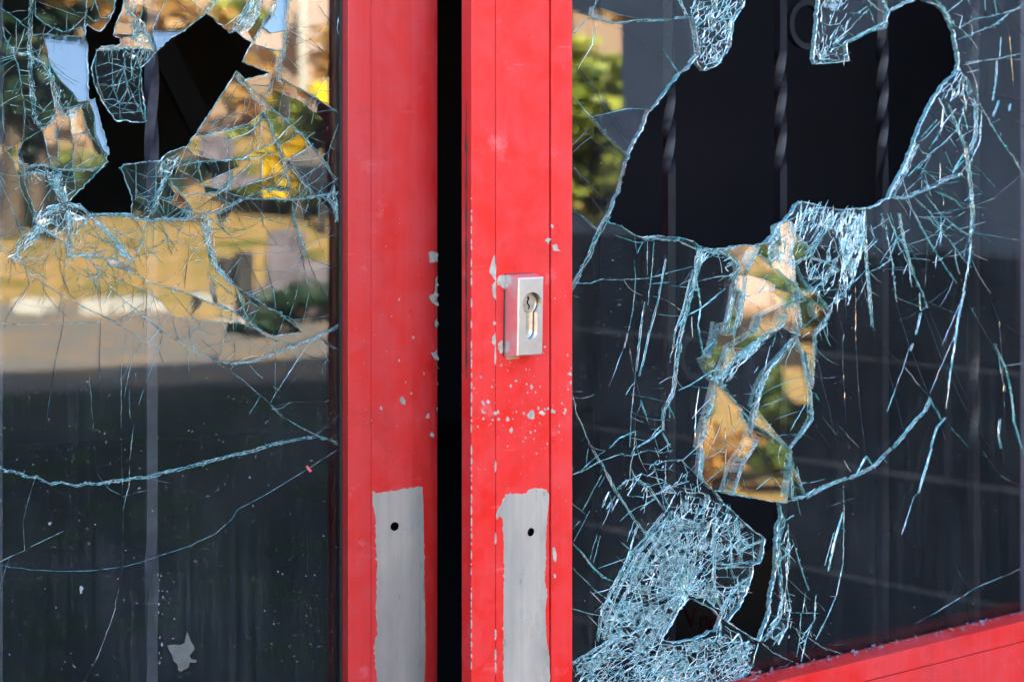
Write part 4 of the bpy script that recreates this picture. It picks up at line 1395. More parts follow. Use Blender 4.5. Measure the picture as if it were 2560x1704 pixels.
# ------------------------------------------------------------------ thin surface pieces (chips, patches) on a leaf
xclamp = 1.0
def skin_piece(name, leaf, P, yf, mat, root, depth=0.0, lift=.0004, cell=None, jit=0.0, rr=None, kind=None):
    if jit and rr: P = resample(P + [P[0]], 7, jit, rr)[:-1]
    V = [Vector((x / 100, y / 100)) for x, y in P]; E = [(i, (i + 1) % len(P)) for i in range(len(P))]
    if cell:
        xs = [p[0] for p in P]; ys = [p[1] for p in P]
        x = min(xs)
        while x < max(xs):
            y = min(ys)
            while y < max(ys):
                if in_poly(x, y, P): V.append(Vector((x / 100, y / 100)))
                y += cell * 6
            x += cell
    vo, eo, fo, *_ = delaunay_2d_cdt(V, E, [], 0, 1e-6)
    verts, faces, ed = [], [], {}
    for p in vo:
        q = leaf.loc(p.x * 100, p.y * 100, depth)
        for _ in range(2):
            q = leaf.loc(p.x * 100, p.y * 100, yf(q.x))
        if leaf is Lf and q.x > xclamp: q = Vector((xclamp, yf(xclamp), q.z))
        verts.append(q + Vector((0, -lift, 0))); verts.append(q + Vector((0, .0004, 0)))
    for f in fo:
        cx = sum(vo[i].x for i in f) * 100 / 3; cy = sum(vo[i].y for i in f) * 100 / 3
        if not in_poly(cx, cy, P): continue
        a, b, c = f
        if (vo[b] - vo[a]).cross(vo[c] - vo[a]) > 0: f = [a, c, b]
        faces.append(tuple(i * 2 for i in f))
        for p, q in zip(f, list(f[1:]) + [f[0]]): ed.setdefault(tuple(sorted((p, q))), []).append((p, q))
    for l in ed.values():
        if len(l) == 1:
            p, q = l[0]; faces.append((q * 2, p * 2, p * 2 + 1, q * 2 + 1))
    return verts, faces

def join_pieces(name, pieces, mat, root, kind=None, label=None):
    v, f = [], []
    for pv, pf in pieces:
        b = len(v); v += pv; f += [tuple(i + b for i in t) for t in pf]
    o = mesh_obj(name, v, f, mat, root); tag(o, label, kind=kind); return o

def blob(x, y, r, rr, n=9, asp=1.0):
    a0 = rr.uniform(0, 6.28)
    return [(x + math.cos(a0 + 6.283 * k / n) * r * rr.uniform(.4, 1.3), y + math.sin(a0 + 6.283 * k / n) * r * asp * rr.uniform(.4, 1.35)) for k in range(n)]
# ------------------------------------------------------------------ building, ground
def fac(x, y, z=0.0):
    """facade frame: x to the right along the facade, y out into the open, z up -> world"""
    w = Lf.p + FAC_D * x + FAC_N * y
    return Vector((w.x, w.y, z))
FAC_RZ = math.radians(20)
hinge = R.p + R.d * .75
HX = (hinge - Lf.p).dot(FAC_D)

M_PLASTER = simple('pale_blue_grey_plaster', (.38, .45, .54), .8, var=.10, scale=6, bump=.2)
M_BLOCK = simple('dark_grey_block', (.085, .09, .10), .8, var=.35, scale=9, bump=.4)
M_MORTAR = simple('light_mortar', (.42, .42, .42), .9, var=.12, scale=30)
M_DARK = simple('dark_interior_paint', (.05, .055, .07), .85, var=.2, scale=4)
M_ROOF = simple('roof_bitumen', (.06, .06, .065), .9, var=.2)
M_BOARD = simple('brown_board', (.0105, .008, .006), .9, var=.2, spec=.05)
M_LET = simple('dark_red_lettering', (.016, .0016, .0016), .9, spec=.05)

def slab(name, x0, x1, y0, y1, z0, z1, mat, parent):
    """box in the facade frame (y outward); parent sits at facade origin with rz = 20 deg, local y inward"""
    return box(name, (x0, -y1, z0), (x1, -y0, z1), mat, parent)

bld = empty('shop_building', (Lf.p.x, Lf.p.y, 0), FAC_RZ)
tag(bld, 'low plastered shop building holding the two red door leaves, dark inside', 'building')
OUT = 0.02
slab('front_wall', -9.0, -.83, -.25, OUT, 0, 4.25, M_PLASTER, bld)
slab('front_wall', HX + .06, 9.0, -.25, OUT, 0, 4.25, M_PLASTER, bld)
slab('lintel', -.83, HX + .06, -.25, OUT, 2.16, 4.25, M_PLASTER, bld)
slab('roof', -9.0, 9.0, -6.0, OUT, 4.25, 4.37, M_ROOF, bld)
slab('side_wall', -9.2, -9.0, -6.0, OUT, 0, 4.37, M_PLASTER, bld)
slab('side_wall', 9.0, 9.2, -6.0, OUT, 0, 4.37, M_PLASTER, bld)
slab('rear_wall', -9.2, 9.2, -6.2, -6.0, 0, 4.37, M_PLASTER, bld)
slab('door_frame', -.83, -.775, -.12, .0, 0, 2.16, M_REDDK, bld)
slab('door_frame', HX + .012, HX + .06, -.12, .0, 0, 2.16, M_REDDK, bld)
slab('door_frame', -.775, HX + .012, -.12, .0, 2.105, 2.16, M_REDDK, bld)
# room behind the doors
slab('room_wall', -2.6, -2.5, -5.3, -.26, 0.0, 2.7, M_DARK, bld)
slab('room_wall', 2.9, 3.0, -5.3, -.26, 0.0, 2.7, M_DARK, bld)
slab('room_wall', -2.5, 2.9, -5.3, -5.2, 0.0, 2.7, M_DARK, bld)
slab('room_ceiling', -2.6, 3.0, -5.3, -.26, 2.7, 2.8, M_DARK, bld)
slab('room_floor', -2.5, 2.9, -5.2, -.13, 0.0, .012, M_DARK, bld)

def block_wall(name, x0, y0, x1, y1, z0, course, rows, blen, th, label, mat_b, zones=True):
    """freestanding wall of laid blocks, from (x0,y0) to (x1,y1) in the facade frame"""
    a, b = fac(x0, y0), fac(x1, y1)
    L = (b - a).length; rz = math.atan2(b.y - a.y, b.x - a.x)
    root = empty(name, (a.x, a.y, 0), rz)
    H = z0 + course * rows
    j = .010
    box('mortar_core', (0, .006, 0), (L, th - .006, H - .002), M_MORTAR, root)
    bms = {}
    for r in range(-3, rows):
        zz = z0 + r * course
        if zz < 0: continue
        x = -blen * (.5 if r % 2 else 0.0)
        while x < L:
            xa, xb = max(0, x) + j / 2, min(L, x + blen) - j / 2
            if xb - xa > .03:
                w = round(xb - xa, 3)
                if w not in bms:
                    o = box('block', (0, 0, 0), (w, th, course - j), mat_b, root, .004)
                    bms[w] = o
                else:
                    o = bms[w].copy(); COL.objects.link(o); o.parent = root
                o.location = (xa, 0, zz + j / 2 + rnd.uniform(-.001, .001))
            x += blen
    return root, L, H

WX = HX + .90
sw, swL, swH = block_wall('side_block_wall', WX, .022, WX, 1.80, .075, .183, 5, .40, .20,
                          '', M_BLOCK)
tag(sw, 'dark block wall with pale upper plaster beside the entrance, mirrored in the right pane', 'wall')
box('upper_plaster', (0, .004, swH), (swL, .196, 2.5), M_PLASTER, sw)
box('coping', (-.0, -.02, 2.5), (swL + .02, .22, 2.56), M_MORTAR, sw)

pt = empty('dark_partition', (R.p.x, R.p.y, 0), R.a)
tag(pt, 'plain dark navy partition standing indoors behind the right pane', 'partition')
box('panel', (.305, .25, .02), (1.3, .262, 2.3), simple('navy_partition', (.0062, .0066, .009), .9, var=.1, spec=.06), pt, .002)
screen, wl_, wh_ = block_wall('side_block_wall', -1.25, 1.80, -1.25, .022, .075, .183, 8, .40, .20, '', M_BLOCK)  # unseen wall added to darken the left-facing sides of lock and door edge
tag(screen, 'dark block wing wall, unseen, added left of the entrance to shade left-facing faces', 'wall')
# brown board with painted letters, low behind the right leaf
bp = R.loc(1700, 1540, .20)
brd = empty('lettered_board', (R.p.x, R.p.y, 0), R.a)
tag(brd, 'dark brown board with red letters leaning inside behind the small lower hole', 'board')
c0, c1 = R.loc(1640, 1400, .20), R.loc(1990, 1400, .20)
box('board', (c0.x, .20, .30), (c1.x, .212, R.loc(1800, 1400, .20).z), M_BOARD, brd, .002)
for ch, u, vv, sz in (('V', 1712, 1570, .026), ('n', 1748, 1572, .026), ('o', 1772, 1574, .024)):
    p = R.loc(u, vv, .1985)
    cu = bpy.data.curves.new('letter', 'FONT'); cu.body = ch; cu.size = sz; cu.extrude = .0004
    t = bpy.data.objects.new('letter', cu); COL.objects.link(t)
    dg = bpy.context.evaluated_depsgraph_get()
    me = bpy.data.meshes.new_from_object(t.evaluated_get(dg))
    bpy.data.objects.remove(t); me.materials.clear(); me.materials.append(M_LET)
    o = bpy.data.objects.new('letter', me); COL.objects.link(o); o.parent = brd
    o.location = p; o.rotation_euler = (math.pi / 2, 0, 0)

# slanted plank deep inside behind the left hole
pk = empty('leaning_plank', (Lf.p.x, Lf.p.y, 0), Lf.a)
tag(pk, 'dim brown plank leaning diagonally in the dark behind the upper left hole', 'plank')
pa, pb = Lf.loc(380, 60, .9), Lf.loc(560, 430, .9)
dv = (pb - pa).normalized(); sd_ = Vector((dv.z, 0, -dv.x)) * .016
vv = []
for s_ in (pa - dv * .3, pb + dv * .05):
    vv += [s_ + sd_, s_ - sd_, s_ - sd_ + Vector((0, .02, 0)), s_ + sd_ + Vector((0, .02, 0))]
mesh_obj('plank', vv, [(0, 1, 2, 3), (4, 7, 6, 5), (0, 4, 5, 1), (1, 5, 6, 2), (2, 6, 7, 3), (3, 7, 4, 0)],
         simple('dusty_plank', (.009, .008, .007), .95, var=.2, spec=.03), pk)

# ------------------------------------------------------------------ ground and hillside behind the camera
def hz(t, x=0.0):
    """ground height against the distance t out from the facade"""
    if t < 10.6: return 0.0
    a = min(t - 10.6, 6.0) * .11
    b = max(0.0, min(t - 16.6, 14.0)) * .15
    c = max(0.0, t - 30.6) * .12
    n = mnoise.noise(Vector((x * .3, t * .3, 0))) * .12 * min(1, (t - 10.6) * .4)
    return a + b + c + n

def ground_mat():
    s = NT('gravel_yard_and_dry_grass')
    tc = s.add('ShaderNodeTexCoord'); sep = s.add('ShaderNodeSeparateXYZ')
    s.L(tc.outputs['Object'], sep.inputs[0])
    t = sep.outputs['Y']
    v = s.coord((1, 1, 1))
    n1 = s.noise(v, 1.1, 4, .6); n2 = s.noise(v, 18.0, 4, .7)
    s1 = s.noise(s.coord((.7, 1.6, 1)), 2.0, 5, .65)
    gravel = s.mix(n2, (.13, .12, .11), (.34, .28, .23))
    gravel = s.mix(s.ramp(s.noise(v, 2.6, 3, .6), [(.5, 0.0), (.62, .7)]), gravel, (.40, .25, .14))
    shade_mask = s.ramp(s.math('MULTIPLY_ADD', s.math('ADD', t, s.math('MULTIPLY', n1, -.5)), 1.0 / 2, -6.2 / 2), [(0.0, 0.0), (.15, 1.0)])
    gravel = s.mix(shade_mask, s.mix(s.ramp(s.noise(v, 3.3, 4, .65), [(.46, 0.0), (.6, .9)]), s.mix(n2, (.03, .03, .032), (.06, .058, .054)), (.035, .060, .014)), gravel)  # building's shadow painted in: ground near the wall darkened, with green patches
    grass = s.ramp(s1, [(.40, (.10, .13, .02)), (.45, (.46, .25, .075)), (.50, (.58, .34, .15)), (.54, (.20, .19, .04)), (.60, (.54, .29, .11))])
    grass = s.mix(s.ramp(n2, [(.4, 0.0), (.7, .4)]), grass, (.30, .22, .08))
    edge = s.math('ADD', t, s.math('MULTIPLY', n1, -.7))
    m = s.ramp(s.math('MULTIPLY_ADD', edge, 1.0 / 4, -10.1 / 4), [(0.0, 0.0), (.06, 1.0)])
    m2 = s.ramp(s.math('MULTIPLY_ADD', edge, 1.0 / 20, -17.0 / 20), [(0.0, 0.0), (.25, 1.0)])
    far = s.mix(n1, (.36, .20, .11), (.50, .33, .20))
    col = s.mix(m2, s.mix(m, gravel, grass), far)
    s.L(col, s.bsdf.inputs['Base Color'])
    s.bsdf.inputs['Roughness'].default_value = .95
    s.bsdf.inputs['Specular IOR Level'].default_value = .2
    s.L(s.bump(n2, .5, .02), s.bsdf.inputs['Normal'])
    return s.m
gv, gf = [], []
tt = [-30, -10, 0, 4, 8, 9.5, 10.2, 10.6] + [11 + k * .7 for k in range(30)] + [34, 40, 50, 70, 100, 150, 220]
xx = [-220, -120, -60, -30] + [-20 + k * 1.2 for k in range(36)] + [30, 45, 70, 120, 220]
for t in tt:
    for x in xx: gv.append((x, t, hz(t, x) - .004 if t > 0 else -.004))
nx_ = len(xx)
for i in range(len(tt) - 1):
    for k in range(nx_ - 1):
        a = i * nx_ + k; gf.append((a, a + nx_, a + nx_ + 1, a + 1))
# local frame: x along facade, y outward  -> rotate so +y is FAC_N (mirror x to keep it right-handed)
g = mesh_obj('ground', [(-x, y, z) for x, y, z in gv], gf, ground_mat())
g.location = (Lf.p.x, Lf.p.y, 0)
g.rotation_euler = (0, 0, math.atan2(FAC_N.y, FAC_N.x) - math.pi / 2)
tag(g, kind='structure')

# place things seen in the mirror of the left pane: (photo column, distance from the glass)
def mir(u, dist, z=None, leafang=20.0, x0=-.2, y0=1.37):
    ph = math.radians(2 * leafang) + math.atan((u - 1280) / FPX)
    p = Vector((x0 + dist * math.sin(ph), y0 - dist * math.cos(ph)))
    t = (p - Lf.p).dot(FAC_N); x = (p - Lf.p).dot(FAC_D)
    return Vector((p.x, p.y, hz(t, x) if z is None else z))

# foliage as leaf-sized faces
def leaf_mat(name, a, b):
    s = NT(name)
    n = s.noise(s.coord(), 3.0, 3)
    s.L(s.ramp(n, [(.3, a), (.7, b)]), s.bsdf.inputs['Base Color'])
    s.bsdf.inputs['Roughness'].default_value = .6
    return s.m
ML_DK = leaf_mat('dark_evergreen_leaves', (.012, .035, .014), (.03, .065, .025))
ML_YG = leaf_mat('yellow_green_leaves', (.16, .21, .02), (.36, .36, .04))
ML_GR = leaf_mat('mid_green_leaves', (.06, .10, .02), (.14, .18, .03))
ML_OR = leaf_mat('autumn_orange_leaves', (.40, .20, .05), (.52, .30, .08))
ML_YE = leaf_mat('bright_yellow_leaves', (.75, .50, .01), (.80, .58, .02))
M_BARK = simple('brown_bark', (.09, .065, .045), .9, var=.3, bump=.5)

def foliage(name, c, rad, n, size, mat, parent, rr):
    lobes = [(Vector((rr.gauss(0, .5) * rad[0], rr.gauss(0, .5) * rad[1], rr.uniform(-.6, .75) * rad[2])), rr.uniform(.3, .55)) for _ in range(12)]
    v, f = [], []
    for _ in range(n):
        lc, lr = rr.choice(lobes)
        d = Vector((rr.gauss(0, 1), rr.gauss(0, 1), rr.gauss(0, 1))).normalized() * (rr.random() ** .4) * lr
        p = Vector(c) + lc + Vector((d.x * rad[0], d.y * rad[1], d.z * rad[2]))
        q = Matrix.Rotation(rr.uniform(0, 6.28), 3, 'Z') @ Matrix.Rotation(rr.uniform(-1.2, 1.2), 3, 'X')
        s = size * rr.uniform(.6, 1.3); b = len(v)
        for k in ((-s, -s * .5, 0), (s, -s * .5, 0), (s * .7, s * .5, 0), (-s * .7, s * .5, 0)):
            v.append(p + q @ Vector(k))
        f.append((b, b + 1, b + 2, b + 3))
    return mesh_obj(name, v, f, mat, parent)

def trunk(parent, h, r, rr):
    v, f = [], []
    N = 7
    for k in range(5):
        z = h * k / 4; ox, oy = rr.uniform(-.04, .04) * k, rr.uniform(-.04, .04) * k
        for i in range(N):
            a = 6.283 * i / N; q = r * (1 - .6 * k / 4)
            v.append((ox + math.cos(a) * q, oy + math.sin(a) * q, z))
    for k in range(4):
        for i in range(N):
            f.append((k * N + i, k * N + (i + 1) % N, (k + 1) * N + (i + 1) % N, (k + 1) * N + i))
    return mesh_obj('trunk', v, f, M_BARK, parent, smooth=True)

def plant(name, cat, label, loc, rad, h, n, size, mat, group=None, seed=1):
    rr = random.Random(seed)
    root = empty(name, loc)
    tag(root, label, cat, group)
    trunk(root, h * .75, min(rad) * .09 + .02, rr)
    foliage('crown', (0, 0, h - rad[2] * .8), rad, n, size, mat, root, rr)
    return root
# hillside things (all seen only as blurred reflections)
TL = [(-260, 12.5, (1.3, 1.2, 1.5), 3.2, 2600, .10), (-40, 13.0, (.85, .85, 1.25), 2.7, 2400, .09), (60, 13.6, (.5, .5, .8), 1.9, 1200, .08)]
for i, (u, d, rad, h, n, s) in enumerate(TL):
    plant('evergreen_tree', 'tree', ['large dark evergreen tree mirrored beyond the left edge of the left pane',
          'dark evergreen mirrored along the left edge of the left pane', 'smallest dark evergreen, right of the other two'][i],
          mir(u, d), rad, h, n, s, ML_DK, 'dark evergreens beyond the yard', 10 + i)
BU = [(170, 13.4, (.42, .4, .32), .62, ML_DK, 'low dark bush mirrored above the white stones'),
      (330, 13.6, (.45, .4, .30), .60, ML_GR, 'mid green bush between the dark bush and the yellow-green ones'),
      (455, 13.5, (.40, .4, .34), .66, ML_DK, 'dark bush left of the yellow-green bush'),
      (590, 13.8, (.45, .4, .42), .85, ML_YG, 'yellow-green bush mirrored in the middle of the left pane'),
      (690, 13.9, (.50, .4, .46), .95, ML_YG, 'tallest bright yellow-green bush, left of the white pole'),
      (800, 13.7, (.42, .4, .40), .80, ML_GR, 'dull green bush mirrored next to the left door stile'),
      (930, 13.9, (.55, .45, .45), .95, ML_YG, 'yellow-green bush hidden behind the left door stile'),
      (1150, 13.8, (.6, .5, .5), 1.0, ML_GR, 'green bush at the foot of the bank behind the photographer')]
for i, (u, d, rad, h, m, lb) in enumerate(BU):
    plant('bush', 'bush', lb, mir(u, d), rad, h, 1100, .05, m, 'bushes at the foot of the bank', 30 + i)
for i, (u, d, h, m, lb) in enumerate([(250, 21, 1.5, ML_OR, 'orange autumn shrub high on the bank, left'),
        (420, 19.5, 1.3, ML_OR, 'orange autumn shrub on the bank above the dark bush'),
        (560, 22, 1.4, ML_YG, 'yellow-green shrub high on the bank'),
        (1000, 20, 1.6, ML_OR, 'orange autumn shrub right of the tan house')]):
    plant('shrub', 'shrub', lb, mir(u, d), (.9, .8, .6), h, 1200, .09, m, 'shrubs on the bank', 50 + i)
# landscape seen by the tilted shards of the right pane (further round to the right)
SR = [(33.5, 13.5, (.6, .6, .35), .70, ML_GR, 'green bush below the pinkish-tan barn, left'),
      (38, 13.2, (.6, .6, .3), .55, ML_OR, 'low orange-brown bush below the pinkish-tan barn'),
      (43.5, 13.6, (.6, .6, .35), .70, ML_GR, 'green bush below the pinkish-tan barn, right'),
      (51.5, 12.4, (1.1, 1.1, .8), 1.75, ML_YG, 'large yellow-green bush mirrored in the top left shard of the right pane'),
      (56, 12.0, (1.2, 1.1, .85), 1.8, ML_YG, 'broad yellow-green bush in the middle of the right bank'),
      (60.5, 12.0, (1.2, 1.1, .85), 1.75, ML_YG, 'yellow-green bush nearest the block wall'),
      (65, 12.4, (1.2, 1.1, .8), 1.8, ML_GR, 'green bush at the far right of the yard')]
for i, (phd, d, rad, h, m, lb) in enumerate(SR):
    ph = math.radians(phd)
    p = Vector((.1 + d * math.sin(ph), 1.3 - d * math.cos(ph)))
    t = (p - Lf.p).dot(FAC_N); x = (p - Lf.p).dot(FAC_D)
    plant('bush', 'bush', lb, (p.x, p.y, hz(t, x)), rad, h, 3200, .075, m, 'bushes right of the yard', 70 + i)
for i, (phd, d, h) in enumerate([(48, 18, 3.2), (56, 19.5, 3.9), (53, 17.5, 3.6), (60, 19, 4.0)]):
    ph = math.radians(phd)
    p = Vector((.1 + d * math.sin(ph), 1.3 - d * math.cos(ph)))
    t = (p - Lf.p).dot(FAC_N); x = (p - Lf.p).dot(FAC_D)
    plant('autumn_tree', 'tree', ['orange tree behind the broad bush', 'tallest orange tree on the right bank', 'orange tree above the green bush',
          'orange tree nearest the block wall'][i], (p.x, p.y, hz(t, x)), (1.6, 1.3, 1.2), h, 2400, .12, ML_OR, 'orange trees on the right bank', 90 + i)

# white kerb stones
M_WST = simple('whitewashed_stone', (.50, .46, .40), .8, var=.08, scale=10, bump=.4, bdist=.02)
def stone(loc, sz, rz, lab, seed, mat=M_WST, name='white_stone', cat='stone', group='whitewashed stones along the yard edge'):
    rr = random.Random(seed)
    bm = box_bm((-sz[0] / 2, -sz[1] / 2, 0), (sz[0] / 2, sz[1] / 2, sz[2]), min(sz) * .25)
    for v in bm.verts:
        v.co += Vector((rr.uniform(-1, 1), rr.uniform(-1, 1), rr.uniform(-1, .6))) * min(sz) * .07
    o = bm_obj(name, bm, mat); o.location = loc; o.rotation_euler = (0, 0, rz)
    tag(o, lab, cat, group)
    return o
stone(mir(205, 9.65), (.22, .22, .09), -.5, 'largest whitewashed stone, mirrored left of centre in the left pane', 1)
stone(mir(310, 9.75), (.26, .2, .05), -.45, 'flat whitewashed stone right of the largest one', 2)
stone(mir(10, 9.7), (.18, .2, .10), -.5, 'whitewashed stone at the far left of the row', 3)
stone(mir(450, 9.9), (.25, .2, .06), -.4, 'lowest whitewashed stone, half sunk in the grass', 4)
M_LIL = simple('lilac_grey_rock', (.20, .165, .18), .85, var=.5, scale=6, bump=.6, bdist=.02)  # boulders, posts and bush below stand in for an unidentified wheeled shape
stone(mir(728, 8.9), (.13, .2, .50), -.4, 'upright lilac-grey boulder, stand-in for an unidentified blurred shape near the left door stile', 5, M_LIL, 'boulder', 'boulder', 'boulders standing in for an unidentified shape')
stone(mir(815, 9.0), (.36, .3, .30), -.4, 'broad lilac-grey stand-in boulder right of the upright one', 6, M_LIL, 'boulder', 'boulder', 'boulders standing in for an unidentified shape')
M_POST = simple('dark_wood_post', (.035, .03, .028), .8, var=.3)
for k, (u, d, w, h, lb) in enumerate([(612, 9.0, .10, .36, 'short dark stand-in post left of the boulders'), (575, 9.3, .16, .30, 'squat dark stand-in post beside the short one')]):
    o = bm_obj('wooden_post', box_bm((-w / 2, -w / 2, 0), (w / 2, w / 2, h), .01), M_POST)
    o.location = mir(u, d); o.rotation_euler = (0, 0, .3)
    tag(o, lb, 'post', 'dark stand-in posts at the yard edge')

plant('low_bush', 'bush', 'small dark stand-in bush at the foot of the boulders', mir(790, 8.5), (.30, .2, .12), .20, 500, .03, ML_DK, None, 140)
plant('low_bush', 'bush', 'low dark bush hugging the shorter dark post', mir(600, 8.6), (.14, .1, .09), .14, 300, .03, ML_DK, None, 141)
# white pole, yellow marker, tan house
M_WHITE = simple('white_painted_pole', (.82, .80, .75), .6, var=.05)
def cyl(name, r, h, mat, parent, seg=16, z=0.0, loc=(0, 0, 0)):
    bm = bmesh.new()
    bmesh.ops.create_cone(bm, cap_ends=True, segments=seg, radius1=r, radius2=r * .92, depth=h)
    for v in bm.verts: v.co.z += h / 2 + z
    o = bm_obj(name, bm, mat, parent, True); o.location = loc
    return o
pole = empty('white_pole', mir(771, 17)); tag(pole, 'tall white pole rising in front of the tan house', 'pole')
cyl('pole', .048, 6.5, M_WHITE, pole); cyl('cap', .055, .05, M_WHITE, pole, z=6.5); cyl('foot', .08, .12, M_WHITE, pole)
ym = empty('yellow_marker', mir(822, 12.6)); tag(ym, 'bright yellow marker post with a slanted top', 'marker post')
M_YEL = simple('yellow_marker_paint', (.85, .60, .0), .5, var=.08)
box('post', (-.03, -.03, 0), (.03, .03, 1.0), M_POST, ym, .01); box('plate', (-.07, -.03, .86), (.05, .03, 1.30), M_YEL, ym, .003)
plant('yellow_shrub', 'shrub', 'bright yellow autumn shrub beside the yellow marker', mir(745, 13.2), (.35, .3, .3), .75, 700, .05, ML_YE, None, 120)

M_TAN = simple('tan_render', (.38, .27, .20), .85, var=.14, scale=1.2)
M_TILE = simple('orange_roof_tiles', (.45, .12, .05), .8, var=.3, scale=6)
M_WIN = simple('dark_window_glass', (.02, .025, .03), .1)
M_WFR = simple('white_window_frame', (.75, .75, .72), .5)
hp = mir(830, 33)
house = empty('tan_house', (hp.x, hp.y, hp.z - .6), FAC_RZ + math.radians(12)); tag(house, 'tan rendered house with orange tiled roof on the bank', 'house')
box('wall', (-3.6, -3, 0), (7.5, 3, 3.6), M_TAN, house)
mesh_obj('roof', [(-3.9, -3.4, 3.6), (7.8, -3.4, 3.6), (7.8, 3.4, 3.6), (-3.9, 3.4, 3.6), (-3.9, 0, 5.4), (7.8, 0, 5.4), (-3.9, -3.4, 3.72), (7.8, -3.4, 3.72), (7.8, 3.4, 3.72), (-3.9, 3.4, 3.72)],
         [(0, 3, 2, 1), (6, 7, 5, 4), (8, 9, 4, 5), (0, 1, 7, 6), (2, 3, 9, 8), (9, 6, 4), (7, 8, 5), (3, 0, 6, 9), (1, 2, 8, 7)], M_TILE, house)
for wx in (2.4, 5.0):
    w_ = box('window', (wx, 3.0, 1.0), (wx + 1.1, 3.03, 2.2), M_WIN, house)
    box('frame', (wx - .06, 3.0, .94), (wx + 1.16, 3.02, 1.0), M_WFR, w_); box('frame', (wx - .06, 3.0, 2.2), (wx + 1.16, 3.02, 2.26), M_WFR, w_)
box('door', (.6, 3.0, .0), (1.5, 3.04, 2.0), simple('brick_red_door', (.55, .10, .06), .6), house)

bp_ = Vector((.1 + 24 * math.sin(math.radians(39)), 1.3 - 24 * math.cos(math.radians(39))))
t_ = (bp_ - Lf.p).dot(FAC_N); x_ = (bp_ - Lf.p).dot(FAC_D)
M_PINK = simple('pinkish_tan_render', (.47, .34, .28), .85, var=.12, scale=1.0)
barn = empty('tan_barn', (bp_.x, bp_.y, hz(t_, x_) - .5), math.radians(39)); tag(barn, 'low pinkish-tan barn with a pale flat roof edge, right of the house', 'barn')
box('wall', (-2.6, -4, 0), (2.6, 0, 2.9), M_PINK, barn); box('roof', (-2.8, -4.2, 2.9), (2.8, .2, 3.15), M_WHITE, barn)
box('barn_door', (-.6, 0.0, 0), (.7, .04, 2.1), simple('grey_barn_door', (.20, .17, .16), .7), barn)

# ------------------------------------------------------------------ RIGHT DOOR LEAF
def extr_profile(name, prof, z0, z1, mat, root, smooth=False, bev=0):
    """prof: list of (x,y) going round; extruded from z0 to z1"""
    n = len(prof); v = [(x, y, z0) for x, y in prof] + [(x, y, z1) for x, y in prof]
    f = [(i, (i + 1) % n, n + (i + 1) % n, n + i) for i in range(n)]
    f += [tuple(range(n - 1, -1, -1)), tuple(range(n, 2 * n))]
    o = mesh_obj(name, v, f, mat, root)
    return o
def rbox(name, x0, x1, y0, y1, z0, z1, mat, root, r=.0007):
    return box(name, (x0, y0, z0), (x1, y1, z1), mat, root, r)
def cut(b, x0, z0, x1, z1, mat):
    pass

XR = lambda u, v=850, d=0.0: R.loc(u, v, d).x
x_lip, x_st, x_gap, x_be, x_gl = 0.0, XR(1239.5), XR(1373.5), XR(1378.5), XR(1431)
ZB = R.loc(2270, 1622.5, 0).z; ZS = (R.loc(2157, 1704, 0).z + R.loc(2560, 1605, 0).z) / 2
GD = .022
ZG = R.loc(2270, 1593, GD).z
WR = .75
rl = empty('door_leaf', (R.p.x, R.p.y, 0), R.a)
tag(rl, 'right red door leaf standing ajar, with a lock and a crazed, holed pane', 'door', 'pair of red glazed door leaves')
rbox('lock_stile', x_lip, x_st - .00025, 0, .013, .02, 2.09, M_RED, rl)
rbox('lock_stile', x_st + .00025, x_gap, 0.0, .045, .02, 2.09, M_RED, rl)
rbox('stile_core', x_gap + .0001, x_gl - .005, .0065, .045, .02, 2.09, M_GASKET, rl, .0002)
rbox('glazing_bead', x_be, x_gl, 0.0, GD, ZB + .0005, 1.98, M_RED, rl)
xh0, xh1 = WR - .095, WR
rbox('hinge_stile', xh0 + .018, xh1, 0, .045, .02, 2.09, M_RED, rl)
rbox('glazing_bead', xh0, xh0 + .0175, 0, GD, ZB + .0005, 1.98, M_RED, rl)
rbox('glazing_bead', x_be, xh0 + .0175, 0, GD + .0, ZS + .0008, ZB, M_RED, rl)
rbox('bottom_rail', x_be, xh0 + .0175, 0.0, .045, ZS - .115, ZS, M_RED, rl)
rbox('kick_panel', x_be, xh0 + .0175, .008, .04, .14, ZS - .116, M_RED, rl)
rbox('bottom_rail', x_be, xh0 + .0175, 0.0, .045, .02, .139, M_RED, rl)
rbox('top_rail', x_be, xh0 + .0175, 0, .045, 2.0, 2.09, M_RED, rl)
rbox('glazing_bead', x_be, xh0 + .0175, 0, GD, 1.981, 1.9995, M_RED, rl)
# dirty gasket sloping up from the bead to the glass
gs = mesh_obj('sill_gasket', [(x, y, z) for x in (x_gl, xh0) for y, z in ((.0015, ZB - .0002), (GD + .001, ZG - .001), (GD + .001, ZB - .001))],
              [(0, 3, 4, 1), (0, 1, 2), (3, 5, 4), (1, 4, 5, 2), (0, 2, 5, 3)], M_SILL, rl)
gz = [(1.2, .3)]
# crusts of paint and putty along the sill
rr = random.Random(5)
pcs = []
for k in range(170):
    x = x_gl + (xh0 - x_gl) * (rr.random() ** 1.1)
    t = rr.uniform(.55, 1.0)
    y = .0015 + (GD - .001) * t; z = ZB + (ZG - ZB) * t
    s = rr.uniform(.0006, .0022) * (1.5 if x < x_gl + .25 else 1)
    c = Vector((x, y - .0006, z + .0006)); b = [c + Vector((rr.uniform(-1, 1) * s * 2.2, rr.uniform(-1, 1) * s, rr.uniform(-1, 1) * s)) for _ in range(4)]
    pcs.append((b, [(0, 1, 2), (0, 2, 3), (0, 3, 1), (1, 3, 2)]))
join_pieces('sill_crust', pcs[:110], simple('pale_putty_crumbs', (.13, .13, .17), .7, var=.4, scale=200), rl, 'stuff')
join_pieces('sill_crust', pcs[110:], simple('pink_paint_crumbs', (.30, .08, .10), .7, var=.3, scale=200), rl, 'stuff')
